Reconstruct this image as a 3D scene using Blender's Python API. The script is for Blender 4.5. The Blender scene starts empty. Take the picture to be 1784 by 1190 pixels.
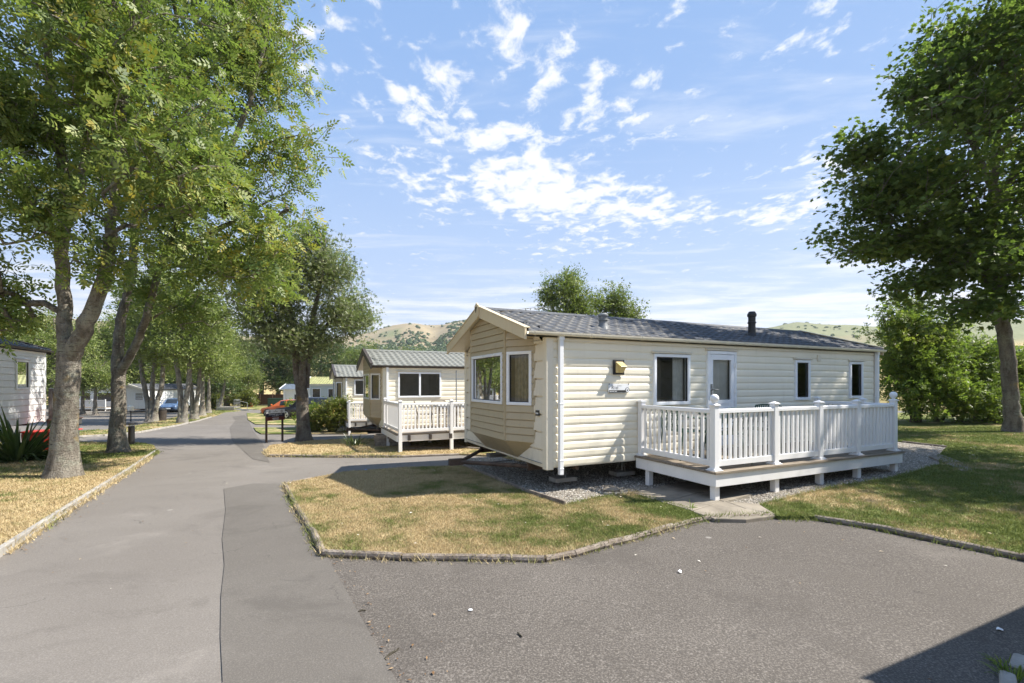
import bpy, bmesh, math, random
import numpy as np
from mathutils import Vector, Matrix

# ------------------------------------------------------------------ camera, sky, sun, exposure
sc = bpy.context.scene
COL = sc.collection
R = math.radians
F = 802.0            # focal length in photo pixels
EYE = 1.6
cam_d = bpy.data.cameras.new('camera'); cam = bpy.data.objects.new('camera', cam_d); COL.objects.link(cam)
cam.location = (0, 0, EYE); cam.rotation_euler = (R(90), 0, 0)
cam_d.sensor_width = 36; cam_d.lens = 36*F/1784; cam_d.shift_y = 73/1784
cam_d.clip_start = .05; cam_d.clip_end = 6000
sc.camera = cam
sc.view_settings.view_transform = 'Standard'; sc.view_settings.look = 'None'
sc.view_settings.gamma = 1; sc.view_settings.exposure = 1.18
sc.cycles.max_bounces = 8; sc.cycles.transparent_max_bounces = 12
sc.cycles.sample_clamp_indirect = 6

SUN = Vector((.86, .05, 1.0)).normalized()
sun_d = bpy.data.lights.new('sun', 'SUN'); sun = bpy.data.objects.new('sun', sun_d); COL.objects.link(sun)
sun_d.energy = 4.7; sun_d.angle = R(.5); sun_d.color = (1, .94, .84)
sun.rotation_euler = SUN.to_track_quat('Z', 'Y').to_euler()

world = bpy.data.worlds.new('World'); sc.world = world; world.use_nodes = True
def build_world():
    nt = world.node_tree; N = nt.nodes; L = nt.links
    N.clear()
    def nd(t, **k):
        n = N.new(t)
        for a, v in k.items(): setattr(n, a, v)
        return n
    def mth(op, a, b=None, c=None, clamp=False):
        n = nd('ShaderNodeMath', operation=op, use_clamp=clamp)
        for i, v in enumerate((a, b, c)):
            if v is None: continue
            if isinstance(v, (int, float)): n.inputs[i].default_value = v
            else: L.new(v, n.inputs[i])
        return n.outputs[0]
    out = nd('ShaderNodeOutputWorld'); bg = nd('ShaderNodeBackground')
    sky = nd('ShaderNodeTexSky', sky_type='NISHITA', sun_disc=False)
    sky.sun_elevation = math.asin(SUN.z); sky.sun_rotation = math.atan2(SUN.x, SUN.y)
    sky.altitude = 0; sky.air_density = 1.0; sky.dust_density = .35; sky.ozone_density = 2.2
    bg.inputs['Strength'].default_value = SKY_STRENGTH
    tc = nd('ShaderNodeTexCoord'); sp = nd('ShaderNodeSeparateXYZ'); L.new(tc.outputs['Generated'], sp.inputs[0])
    z = mth('MAXIMUM', sp.outputs[2], .03)
    px = mth('DIVIDE', sp.outputs[0], z); py = mth('DIVIDE', sp.outputs[1], z)
    cb = nd('ShaderNodeCombineXYZ'); L.new(px, cb.inputs[0]); L.new(py, cb.inputs[1])
    def noise(scale, detail, rough, dist=0, loc=(0, 0, 0), rot=0, sc3=(1, 1, 1)):
        mp = nd('ShaderNodeMapping'); L.new(cb.outputs[0], mp.inputs[0])
        mp.inputs['Location'].default_value = loc; mp.inputs['Rotation'].default_value = (0, 0, rot); mp.inputs['Scale'].default_value = sc3
        n = nd('ShaderNodeTexNoise'); L.new(mp.outputs[0], n.inputs['Vector'])
        n.inputs['Scale'].default_value = scale; n.inputs['Detail'].default_value = detail
        n.inputs['Roughness'].default_value = rough; n.inputs['Distortion'].default_value = dist
        return n.outputs[0]
    def blob(cx, cy, rx, ry, w):
        a = mth('DIVIDE', mth('SUBTRACT', px, cx), rx); b = mth('DIVIDE', mth('SUBTRACT', py, cy), ry)
        d = mth('ADD', mth('MULTIPLY', a, a), mth('MULTIPLY', b, b))
        e = mth('POWER', 2.718, mth('MULTIPLY', d, -1.0))
        return mth('MULTIPLY', e, w)
    fine = noise(9.5, 8, .62, .3, (2.3, 1.1, 0), .5, (1, .8, 1))
    mid = noise(2.6, 3, .5, .2, (5.1, 0.4, 0))
    m = None
    for bl in CLOUD_BLOBS:
        v = blob(*bl); m = v if m is None else mth('ADD', m, v)
    m = mth('MINIMUM', m, .30)
    dens = mth('ADD', mth('ADD', fine, m), mth('MULTIPLY', mth('SUBTRACT', mid, .5), .28))
    mr = nd('ShaderNodeMapRange', interpolation_type='SMOOTHSTEP'); L.new(dens, mr.inputs[0])
    mr.inputs[1].default_value = .585; mr.inputs[2].default_value = .79; mr.inputs[3].default_value = 0; mr.inputs[4].default_value = .95
    # thin high veil, drawn out along one direction
    veil = noise(1.1, 6, .62, .6, (0.7, 3.2, 0), -.35, (.8, 2.6, 1))
    vr = nd('ShaderNodeMapRange', interpolation_type='SMOOTHSTEP'); L.new(veil, vr.inputs[0])
    vr.inputs[1].default_value = .50; vr.inputs[2].default_value = .78; vr.inputs[3].default_value = 0; vr.inputs[4].default_value = .45
    # low bank of broken cloud towards the horizon
    low = noise(1.5, 8, .62, .3, (4.0, 1.5, 0), .25, (.55, 1.2, 1))
    hz = nd('ShaderNodeMapRange', interpolation_type='SMOOTHSTEP'); L.new(sp.outputs[2], hz.inputs[0])
    hz.inputs[1].default_value = .30; hz.inputs[2].default_value = .10; hz.inputs[3].default_value = 0; hz.inputs[4].default_value = .30
    lr = nd('ShaderNodeMapRange', interpolation_type='SMOOTHSTEP'); L.new(mth('ADD', low, hz.outputs[0]), lr.inputs[0])
    lr.inputs[1].default_value = .60; lr.inputs[2].default_value = .90; lr.inputs[3].default_value = 0; lr.inputs[4].default_value = .85
    cl = mth('MAXIMUM', mth('MAXIMUM', mr.outputs[0], vr.outputs[0]), lr.outputs[0])
    hs = nd('ShaderNodeHueSaturation'); L.new(sky.outputs[0], hs.inputs['Color'])
    hs.inputs['Saturation'].default_value = SKY_SAT; hs.inputs['Value'].default_value = SKY_VAL
    cap = nd('ShaderNodeMix', data_type='RGBA', blend_type='DARKEN'); cap.inputs[0].default_value = 1; L.new(hs.outputs[0], cap.inputs[6]); rp = nd('ShaderNodeValToRGB'); L.new(sp.outputs[2], rp.inputs[0]); e = rp.color_ramp.elements
    while len(e) < 4: e.new(.5)
    for i, (p, c) in enumerate(((.03, (.67, .82, 1.)), (.2, (.53, .71, 1.)), (.48, (.32, .53, .90)), (.85, (.21, .42, .80)))): e[i].position = p; e[i].color = (*c, 1)
    rs = nd('ShaderNodeVectorMath', operation='SCALE'); L.new(rp.outputs[0], rs.inputs[0]); rs.inputs[3].default_value = 3.05; L.new(rs.outputs[0], cap.inputs[7])
    hz2 = nd('ShaderNodeMix', data_type='RGBA', blend_type='MULTIPLY'); hz2.inputs[0].default_value = 1; L.new(cap.outputs[2], hz2.inputs[6]); hz2.inputs[7].default_value = (1.0, 1.0, 1.03, 1)
    mx = nd('ShaderNodeMix', data_type='RGBA'); L.new(cl, mx.inputs[0]); L.new(hz2.outputs[2], mx.inputs[6])
    mx.inputs[7].default_value = CLOUD_COL
    L.new(mx.outputs[2], bg.inputs['Color']); L.new(bg.outputs[0], out.inputs[0])
SKY_STRENGTH = .14; SKY_SAT = 1.0; SKY_VAL = 1.0
CLOUD_COL = (3.35, 3.4, 3.48, 1)
CLOUD_BLOBS = [(.05, 2.25, .30, .42, .27), (.45, 2.6, .45, .42, .22), (.95, 2.8, .28, .30, .17), (-.46, 2.4, .15, .34, .20), (-.33, 1.70, .15, .26, .20), (-.04, 1.32, .12, .14, .20),
               (.11, 1.45, .10, .16, .18), (.34, 1.64, .14, .2, .15), (-.12, 1.85, .14, .2, .10), (1.55, 2.7, .25, .30, .22), (.5, 3.4, .4, .25, .14), (1.5, 2.1, .2, .3, .14),
               (1.0, 1.25, .35, .2, .06), (-.6, 1.3, .3, .4, .08), (.75, 1.8, .2, .2, .07)]
build_world()

# ------------------------------------------------------------------ ground shape and pixel helpers
def sstep(a, b, x):
    t = np.clip((np.asarray(x, float)-a)/(b-a), 0, 1); return t*t*(3-2*t)
def gz(x, y):
    x = np.asarray(x, float); y = np.asarray(y, float)
    side = 1 - sstep(-.5, 4.5, x - .35*np.maximum(0, y-12))
    yy = np.where(y < 44, y, 44 + 6*np.tanh(np.maximum(y-44, 0)/12))
    return -.036*(yy-4.5)*side + .05*sstep(3, 8, x)*(1-sstep(14, 40, y))
def G(px, py):
    """The point of the ground that the photo shows at this pixel."""
    dx = (px-892)/F; dz = (668-py)/F
    a, b = .3, 400.
    for _ in range(60):
        m = .5*(a+b)
        if EYE + dz*m > float(gz(dx*m, m)): a = m
        else: b = m
    return dx*a, a
def GP(pts): return [G(*p) for p in pts]
def pxx(px, y): return (px-892)/F*y

# ------------------------------------------------------------------ object helpers
def tag(o, label=None, cat=None, group=None, kind=None):
    if label: o['label'] = label
    if cat: o['category'] = cat
    if group: o['group'] = group
    if kind: o['kind'] = kind
    return o
def empty(name, loc=(0, 0, 0), rz=0, label=None, cat=None, group=None):
    o = bpy.data.objects.new(name, None); COL.objects.link(o); o.empty_display_size = .2
    o.location = loc; o.rotation_euler = (0, 0, rz)
    return tag(o, label, cat, group)
def link(name, me, mat=None, parent=None):
    o = bpy.data.objects.new(name, me); COL.objects.link(o)
    if mat: me.materials.append(mat)
    if parent: o.parent = parent
    return o
def np_mesh(name, V, k, smooth=False, tint=None):
    """V: (n*k,3) separate polygons of k corners each."""
    V = np.ascontiguousarray(V, np.float32); nv = len(V); nf = nv//k
    me = bpy.data.meshes.new(name)
    me.vertices.add(nv); me.vertices.foreach_set('co', V.ravel())
    me.loops.add(nv); me.loops.foreach_set('vertex_index', np.arange(nv, dtype=np.int32))
    me.polygons.add(nf); me.polygons.foreach_set('loop_start', np.arange(0, nv, k, dtype=np.int32))
    me.polygons.foreach_set('loop_total', np.full(nf, k, np.int32))
    if tint is not None:
        a = me.attributes.new('tint', 'FLOAT', 'FACE'); a.data.foreach_set('value', np.ascontiguousarray(tint, np.float32))
    me.update(calc_edges=True)
    return me
class MB:
    def __init__(s): s.v = []; s.f = []
    def quad(s, a, b, c, d):
        n = len(s.v); s.v += [a, b, c, d]; s.f.append((n, n+1, n+2, n+3))
    def poly(s, pts):
        n = len(s.v); s.v += list(pts); s.f.append(tuple(range(n, n+len(pts))))
    def box(s, x0, x1, y0, y1, z0, z1, P=None):
        c = [(x0, y0, z0), (x1, y0, z0), (x1, y1, z0), (x0, y1, z0), (x0, y0, z1), (x1, y0, z1), (x1, y1, z1), (x0, y1, z1)]
        if P: c = [P(*p) for p in c]
        n = len(s.v); s.v += c
        for q in ((0, 3, 2, 1), (4, 5, 6, 7), (0, 1, 5, 4), (1, 2, 6, 5), (2, 3, 7, 6), (3, 0, 4, 7)): s.f.append(tuple(n+i for i in q))
    def prism(s, prof, a, b, fn):
        """prof: list of 2-D points; fn(u, p) places profile point p at length u."""
        n = len(s.v); m = len(prof)
        s.v += [fn(a, p) for p in prof] + [fn(b, p) for p in prof]
        for i in range(m):
            j = (i+1) % m; s.f.append((n+i, n+j, n+m+j, n+m+i))
        s.f.append(tuple(n+i for i in range(m))[::-1]); s.f.append(tuple(n+m+i for i in range(m)))
    def tube(s, pts, rad, k=8, cap=True):
        pts = [Vector(p) for p in pts]; n0 = len(s.v); m = len(pts)
        if not hasattr(rad, '__len__'): rad = [rad]*m
        for i, p in enumerate(pts):
            t = (pts[min(i+1, m-1)]-pts[max(i-1, 0)]).normalized()
            ref = Vector((0, 0, 1)) if abs(t.z) < .9 else Vector((1, 0, 0))
            u = t.cross(ref).normalized(); w = t.cross(u)
            for j in range(k):
                a = 2*math.pi*j/k; s.v.append(tuple(p + u*(rad[i]*math.cos(a)) + w*(rad[i]*math.sin(a))))
        for i in range(m-1):
            for j in range(k):
                jj = (j+1) % k; s.f.append((n0+i*k+j, n0+i*k+jj, n0+(i+1)*k+jj, n0+(i+1)*k+j))
        if cap:
            s.f.append(tuple(n0+j for j in range(k))[::-1]); s.f.append(tuple(n0+(m-1)*k+j for j in range(k)))
    def lathe(s, prof, c=(0, 0, 0), k=16):
        n0 = len(s.v)
        for r, z in prof:
            for j in range(k):
                a = 2*math.pi*j/k; s.v.append((c[0]+r*math.cos(a), c[1]+r*math.sin(a), c[2]+z))
        for i in range(len(prof)-1):
            for j in range(k):
                jj = (j+1) % k; s.f.append((n0+i*k+j, n0+i*k+jj, n0+(i+1)*k+jj, n0+(i+1)*k+j))
        s.f.append(tuple(n0+j for j in range(k))[::-1]); s.f.append(tuple(n0+(len(prof)-1)*k+j for j in range(k)))
    def build(s, name, mat, parent=None, smooth=False, bevel=0, fix=True):
        me = bpy.data.meshes.new(name); me.from_pydata([tuple(p) for p in s.v], [], s.f); me.update()
        if fix:
            bm = bmesh.new(); bm.from_mesh(me); bmesh.ops.recalc_face_normals(bm, faces=bm.faces); bm.to_mesh(me); bm.free()
        elif len(s.v) < 30000:
            bm = bmesh.new(); bm.from_mesh(me); bmesh.ops.remove_doubles(bm, verts=bm.verts, dist=1e-5); bm.to_mesh(me); bm.free()
        if smooth: me.polygons.foreach_set('use_smooth', [True]*len(me.polygons))
        o = link(name, me, mat, parent)
        if bevel:
            b = o.modifiers.new('bevel', 'BEVEL'); b.width = bevel; b.segments = 2; b.limit_method = 'ANGLE'; b.angle_limit = R(40)
        return o
def copy_tree(o, parent=None):
    c = o.copy(); COL.objects.link(c)
    if parent: c.parent = parent
    for ch in list(o.children): copy_tree(ch, c)
    return c
def text_obj(name, body, size, mat, parent, mtx, align='LEFT'):
    cu = bpy.data.curves.new(name, 'FONT'); cu.body = body; cu.size = size; cu.align_x = align; cu.extrude = .0006; cu.space_character = 1.2; cu.offset = -.0012
    t = bpy.data.objects.new(name, cu); COL.objects.link(t)
    dg = bpy.context.evaluated_depsgraph_get(); me = bpy.data.meshes.new_from_object(t.evaluated_get(dg))
    bpy.data.objects.remove(t)
    o = link(name, me, None, parent); me.materials.clear(); me.materials.append(mat); o.matrix_local = mtx
    return o

# ------------------------------------------------------------------ materials
def srgb(r, g, b):
    f = lambda c: c/12.92 if c <= .04045 else ((c+.055)/1.055)**2.4
    return (f(r/255), f(g/255), f(b/255))
class NT:
    def __init__(s, name):
        s.m = bpy.data.materials.new(name); s.m.use_nodes = True; s.t = s.m.node_tree; s.t.nodes.clear()
        s.out = s.n('ShaderNodeOutputMaterial'); s._tc = None
    def n(s, t, **k):
        x = s.t.nodes.new(t)
        for a, v in k.items(): setattr(x, a, v)
        return x
    def l(s, a, b): s.t.links.new(a, b)
    def set(s, inp, v):
        if hasattr(v, 'node'): s.l(v, inp)
        elif isinstance(v, (tuple, list)) and len(v) == 3 and inp.type == 'RGBA': inp.default_value = (*v, 1)
        else: inp.default_value = v
    @property
    def co(s):
        if not s._tc: s._tc = s.n('ShaderNodeTexCoord')
        return s._tc.outputs['Object']
    def noise(s, scale, detail=4, rough=.55, dist=0, vec=None, sc3=None, loc=None):
        v = vec if vec is not None else s.co
        if sc3 or loc:
            mp = s.n('ShaderNodeMapping'); s.l(v, mp.inputs[0]); v = mp.outputs[0]
            if sc3: mp.inputs['Scale'].default_value = sc3
            if loc: mp.inputs['Location'].default_value = loc
        n = s.n('ShaderNodeTexNoise'); s.l(v, n.inputs['Vector'])
        n.inputs['Scale'].default_value = scale; n.inputs['Detail'].default_value = detail; n.inputs['Roughness'].default_value = rough; n.inputs['Distortion'].default_value = dist
        return n.outputs[0]
    def voro(s, scale, feature='F1', vec=None, out=0):
        n = s.n('ShaderNodeTexVoronoi', feature=feature); s.l(vec if vec is not None else s.co, n.inputs['Vector']); n.inputs['Scale'].default_value = scale
        return n.outputs[out]
    def rng(s, v, a, b, c=0., d=1., smooth=True):
        m = s.n('ShaderNodeMapRange'); m.interpolation_type = 'SMOOTHSTEP' if smooth else 'LINEAR'
        s.l(v, m.inputs[0])
        for i, x in enumerate((a, b, c, d)): m.inputs[i+1].default_value = x
        return m.outputs[0]
    def math(s, op, a, b=0.):
        m = s.n('ShaderNodeMath', operation=op); s.set(m.inputs[0], a); s.set(m.inputs[1], b); return m.outputs[0]
    def mix(s, f, a, b, blend='MIX'):
        m = s.n('ShaderNodeMix', data_type='RGBA', blend_type=blend); s.set(m.inputs[0], f); s.set(m.inputs[6], a); s.set(m.inputs[7], b); return m.outputs[2]
    def attr(s, name):
        a = s.n('ShaderNodeAttribute'); a.attribute_name = name; return a.outputs['Fac']
    def ramp(s, f, stops):
        r = s.n('ShaderNodeValToRGB'); s.l(f, r.inputs[0]); e = r.color_ramp.elements
        while len(e) < len(stops): e.new(.5)
        for i, (p, c) in enumerate(stops): e[i].position = p; e[i].color = (*c, 1)
        return r.outputs[0]
    def bump(s, h, strength=.3, dist=.01):
        b = s.n('ShaderNodeBump'); s.l(h, b.inputs['Height']); b.inputs['Strength'].default_value = strength; b.inputs['Distance'].default_value = dist
        return b.outputs[0]
    def bsdf(s, col, rough=.5, metallic=0., spec=.5, normal=None, coat=0.):
        p = s.n('ShaderNodeBsdfPrincipled'); s.set(p.inputs['Base Color'], col); s.set(p.inputs['Roughness'], rough)
        p.inputs['Metallic'].default_value = metallic; p.inputs['Specular IOR Level'].default_value = spec; p.inputs['Coat Weight'].default_value = coat
        if normal is not None: s.l(normal, p.inputs['Normal'])
        return p.outputs[0]
    def done(s, sh): s.l(sh, s.out.inputs[0]); return s.m
def simple(name, col, rough=.5, var=.12, scale=3, bump=0, bscale=80, metallic=0, spec=.5, coat=0, streak=False):
    t = NT(name)
    n = t.noise(scale, 5, .6, sc3=(6, 6, .6) if streak else None)
    c = t.mix(t.rng(n, .3, .7), tuple(x*(1-var) for x in col), tuple(min(1, x*(1+var)) for x in col))
    nn = t.bump(t.noise(bscale, 3), bump, .004) if bump else None
    return t.done(t.bsdf(c, t.rng(n, .2, .8, max(0, rough-.06), min(1, rough+.06)), metallic, spec, nn, coat))
def cladding(name, col, dirt=.25):
    t = NT(name)
    st = t.noise(2.2, 5, .65, sc3=(5, 5, .45)); lo = t.noise(.8, 3); fi = t.noise(30, 3, .6)
    c = t.mix(t.rng(lo, .3, .7), tuple(x*.95 for x in col), tuple(min(1, x*1.03) for x in col))
    sp = t.n('ShaderNodeSeparateXYZ'); t.l(t.co, sp.inputs[0]); low = t.math('MULTIPLY', t.rng(sp.outputs[2], .75, .32, 0, 1), t.rng(t.noise(3.5, 5, .65), .35, .7))
    c = t.mix(t.math('MULTIPLY', low, dirt*1.3), c, tuple(x*f for x, f in zip(col, (.60, .60, .52))))
    c = t.mix(t.math('MULTIPLY', t.rng(st, .5, .8), dirt), c, tuple(x*.72 for x in (col[0], col[1]*.97, col[2]*.9)))
    return t.done(t.bsdf(c, t.rng(fi, .3, .7, .34, .48), spec=.45, normal=t.bump(t.noise(14, 2), .06, .004)))
def leafmat(name, dark, mid, light, trans=.32, rough=.5, yellow=None):
    t = NT(name); a = t.attr('tint')
    st = [(0., dark), (.5, mid), (.9, light)] + ([(1., yellow)] if yellow else [])
    c = t.ramp(a, st)
    p = t.bsdf(c, rough, spec=.5)
    tr = t.n('ShaderNodeBsdfTranslucent'); t.l(t.mix(.5, c, (.25, .40, .05), 'MIX'), tr.inputs[0])
    m = t.n('ShaderNodeMixShader'); m.inputs[0].default_value = trans; t.l(p, m.inputs[1]); t.l(tr.outputs[0], m.inputs[2])
    return t.done(m.outputs[0])
def glassmat(name, tint=(.92, .94, .93), ior=1.5, boost=1.6):
    t = NT(name)
    fr = t.n('ShaderNodeFresnel'); fr.inputs[0].default_value = ior
    tr = t.n('ShaderNodeBsdfTransparent'); tr.inputs[0].default_value = (*tint, 1)
    gl = t.n('ShaderNodeBsdfGlossy'); gl.inputs['Roughness'].default_value = .015; gl.inputs[0].default_value = (.95, .95, .95, 1)
    f = t.math('MINIMUM', t.math('MULTIPLY', fr.outputs[0], boost), 1.)
    m = t.n('ShaderNodeMixShader'); t.l(f, m.inputs[0]); t.l(tr.outputs[0], m.inputs[1]); t.l(gl.outputs[0], m.inputs[2])
    return t.done(m.outputs[0])
def barkmat(name, a=(.13, .105, .08), b=(.23, .205, .165), lichen=(.30, .31, .25), rough=.9, lich=.55):
    t = NT(name)
    n1 = t.noise(5, 6, .65, .4, sc3=(1.6, 1.6, .5)); v = t.noise(26, 5, .7, .6, sc3=(1.3, 1.3, .35)); l1 = t.noise(3.1, 6, .7, .5, loc=(3, 1, 7)); sp = t.noise(45, 3, .6)
    c = t.mix(t.rng(n1, .35, .65), a, b)
    c = t.mix(t.math('MULTIPLY', t.rng(l1, .50, .62), lich), c, lichen)
    c = t.mix(t.math('MULTIPLY', t.rng(t.noise(1.6, 4, .6, loc=(9, 2, 2)), .62, .7), .6), c, (.30, .20, .06))
    c = t.mix(t.math('MULTIPLY', t.rng(sp, .55, .68), .65), c, tuple(x*.4 for x in a))
    hb = t.noise(9, 5, .7, 1.2, sc3=(.35, .35, 2.6)); c = t.mix(t.math('MULTIPLY', t.rng(hb, .56, .68), .75), c, tuple(x*.35 for x in a))
    pl = t.noise(7, 5, .75, .8, loc=(4, 4, 1)); c = t.mix(t.math('MULTIPLY', t.rng(pl, .58, .66), .5*lich), c, (.46, .46, .40))
    return t.done(t.bsdf(c, rough, spec=.2, normal=t.bump(t.math('ADD', t.math('SUBTRACT', v, t.math('MULTIPLY', hb, .7)), t.math('MULTIPLY', sp, .5)), 1., .04)))
M = {}
def mats():
    M['cream'] = cladding('cream_cladding', srgb(238, 230, 210), .32)
    M['cream_trim'] = cladding('cream_trim', srgb(230, 221, 202), .35)
    M['beige'] = cladding('beige_cladding', srgb(181, 166, 136), .4)
    M['barge'] = cladding('bargeboard_paint', srgb(212, 196, 164), .5)
    M['white'] = simple('white_plastic', (.80, .81, .82), .32, .03, 2)
    M['rail'] = cladding('white_rail', (.82, .81, .80), .12)
    M['frame'] = simple('window_frame', (.80, .82, .85), .3, .03, 2)
    M['gutter'] = cladding('gutter_plastic', srgb(226, 218, 198), .45)
    M['roof_grey'] = simple('charcoal_roof_tile', (.088, .092, .10), .62, .25, 3, .15, 160, spec=.3, streak=True)
    M['roof_green'] = simple('grey_green_roof_tile', (.185, .192, .18), .65, .18, 3, .15, 160, spec=.3, streak=True)
    M['roof_lime'] = simple('lichen_roof_tile', (.36, .36, .16), .6, .25, 4)
    M['roof_blue'] = simple('blue_grey_roof_tile', (.13, .16, .20), .5, .2, 4)
    M['brown_trim'] = simple('dark_brown_trim', (.05, .04, .035), .5, .2)
    M['glass'] = glassmat('window_glass')
    M['dark_glass'] = simple('dark_glass', (.02, .024, .026), .06, .2, 2, spec=.8)
    M['interior'] = simple('interior_panel', (.22, .215, .20), .7, .2, 2)
    M['curtain'] = simple('curtain_fabric', (.75, .75, .72), .9, .1, 12)
    M['blind'] = simple('door_blind', (.72, .70, .66), .9, .1, 3)
    M['brown_curtain'] = simple('brown_curtain_fabric', (.30, .27, .20), .9, .2, 12)
    M['black'] = simple('black_plastic', (.016, .016, .017), .45, .2)
    M['steel'] = simple('galvanised_steel', (.28, .28, .27), .5, .2, 10, metallic=.7)
    M['rust'] = simple('rusty_steel', (.10, .065, .045), .8, .35, 8)
    M['concrete'] = simple('concrete', (.27, .255, .23), .9, .22, 6, .4, 90)
    M['lead'] = simple('grey_flue', (.17, .18, .185), .5, .25, 8)
    M['amber'] = simple('amber_lamp_shade', (.62, .48, .20), .35, .1)
    M['sign_white'] = simple('sign_white', (.78, .79, .80), .3, .03)
    M['ink'] = simple('dark_print', (.03, .03, .03), .5, .1)
    M['rubber'] = simple('tyre_rubber', (.022, .022, .023), .8, .2, 20)
    M['alloy'] = simple('alloy_rim', (.55, .56, .58), .3, .1, metallic=.8)
    # timber deck
    t = NT('deck_board'); n = t.noise(3, 5, .6, sc3=(1, 14, 14)); c = t.mix(t.rng(n, .3, .7), (.17, .135, .10), (.30, .255, .20))
    M['deck'] = t.done(t.bsdf(c, .8, spec=.25, normal=t.bump(n, .3, .004)))
    t = NT('old_timber'); n = t.noise(4, 5, .65, .3); n2 = t.noise(40, 4, .6); c = t.mix(t.rng(n, .3, .7), (.16, .13, .105), (.33, .285, .24))
    M['timber'] = t.done(t.bsdf(t.mix(t.rng(n2, .45, .7, 0, .6), c, (.10, .08, .06)), .9, spec=.2, normal=t.bump(n2, .6, .01)))
    M['red'] = simple('red_plastic', (.62, .05, .03), .4, .15)
    M['fence_brown'] = simple('brown_fence_timber', (.085, .045, .032), .8, .25, 8, streak=True)
    M['navy'] = simple('navy_sign_panel', (.022, .02, .035), .4, .1)
    M['maroon'] = simple('maroon_sign_panel', (.10, .025, .018), .4, .1)
    M['grey_panel'] = simple('grey_sign_panel', (.62, .62, .62), .4, .06)
    M['brown_post'] = simple('brown_sign_post', (.07, .04, .022), .6, .2)
    M['green_metal'] = simple('green_painted_metal', (.03, .075, .055), .45, .2)
    M['taupe'] = simple('taupe_rattan', (.20, .165, .13), .7, .25, 30)
    M['grey_paint'] = simple('grey_painted_steel', (.20, .21, .21), .5, .15)
    M['dark_clad'] = cladding('dark_brown_cladding', (.06, .052, .045), .3)
    M['pale_clad'] = cladding('pale_grey_cladding', srgb(226, 227, 226), .3)
    M['pale_green'] = cladding('pale_grey_green_cladding', srgb(196, 203, 198), .3)
    M['bark'] = barkmat('ash_bark', (.14, .122, .10), (.29, .262, .22))
    M['bark_dark'] = barkmat('sycamore_bark', (.12, .10, .085), (.22, .19, .16), lich=.35)
    M['bark_brown'] = barkmat('hedge_stem_bark', (.06, .05, .035), (.12, .10, .07), lich=.1)
    M['leaf_ash'] = leafmat('ash_leaf', (.07, .12, .032), (.19, .245, .056), (.35, .38, .11), .38, .52, (.36, .30, .04))
    M['leaf_beam'] = leafmat('whitebeam_leaf', (.09, .12, .05), (.20, .225, .105), (.33, .34, .18), .32, .5)
    M['leaf_syc'] = leafmat('sycamore_leaf', (.045, .08, .022), (.105, .155, .034), (.21, .25, .05), .46, .6, (.20, .2, .03))
    M['leaf_hedge'] = leafmat('hedge_leaf', (.05, .085, .018), (.16, .22, .034), (.34, .37, .055), .45, .5, (.28, .27, .05))
    M['leaf_wood'] = leafmat('woodland_leaf', (.08, .11, .028), (.18, .22, .055), (.29, .31, .09), .34, .55)
    M['leaf_dark'] = leafmat('dark_woodland_leaf', (.035, .065, .024), (.07, .11, .034), (.13, .16, .05), .28, .5)
    M['leaf_shrub'] = leafmat('golden_shrub_leaf', (.07, .09, .02), (.15, .17, .03), (.27, .25, .05), .3, .45, (.36, .24, .06))
    M['leaf_flax'] = leafmat('flax_leaf', (.025, .05, .018), (.055, .09, .025), (.13, .16, .05), .15, .35, (.30, .22, .05))
mats()

# ------------------------------------------------------------------ ground materials
def lawnmat(name):
    t = NT(name); co = t.co
    big = t.noise(.55, 5, .62, .4); med = t.noise(2.6, 5, .65, .3); fine = t.noise(38, 4, .7); vf = t.noise(160, 3, .7, sc3=(1, 1, 1))
    d = t.math('ADD', t.math('MULTIPLY', big, .75), t.math('MULTIPLY', med, .50))
    sp = t.n('ShaderNodeSeparateXYZ'); t.l(co, sp.inputs[0])
    gr = t.math('ADD', d, t.rng(sp.outputs[0], 3.2, 6.0, 0, .04))      # the lawn by the hedge is watered and greener
    # greener close to the home, scorched towards the road
    u = t.math('ADD', t.math('MULTIPLY', sp.outputs[0], .55), t.math('MULTIPLY', sp.outputs[1], -.02))
    gr = t.math('ADD', gr, t.rng(u, -1.6, 1.4, -.07, .08))
    gr = t.math('ADD', gr, t.rng(sp.outputs[0], -7.5, -10, 0, .12))
    g = t.rng(gr, .57, .73)
    straw = t.mix(t.rng(fine, .3, .7), (.38, .285, .15), (.56, .445, .255))
    green = t.mix(t.rng(fine, .3, .7), (.085, .115, .032), (.17, .20, .06))
    c = t.mix(g, straw, green)
    c = t.mix(t.rng(vf, .55, .75, 0, .55), c, (.10, .075, .035))
    return t.done(t.bsdf(c, .95, spec=.1, normal=t.bump(t.math('ADD', fine, t.math('MULTIPLY', vf, .5)), .8, .03)))
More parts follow.
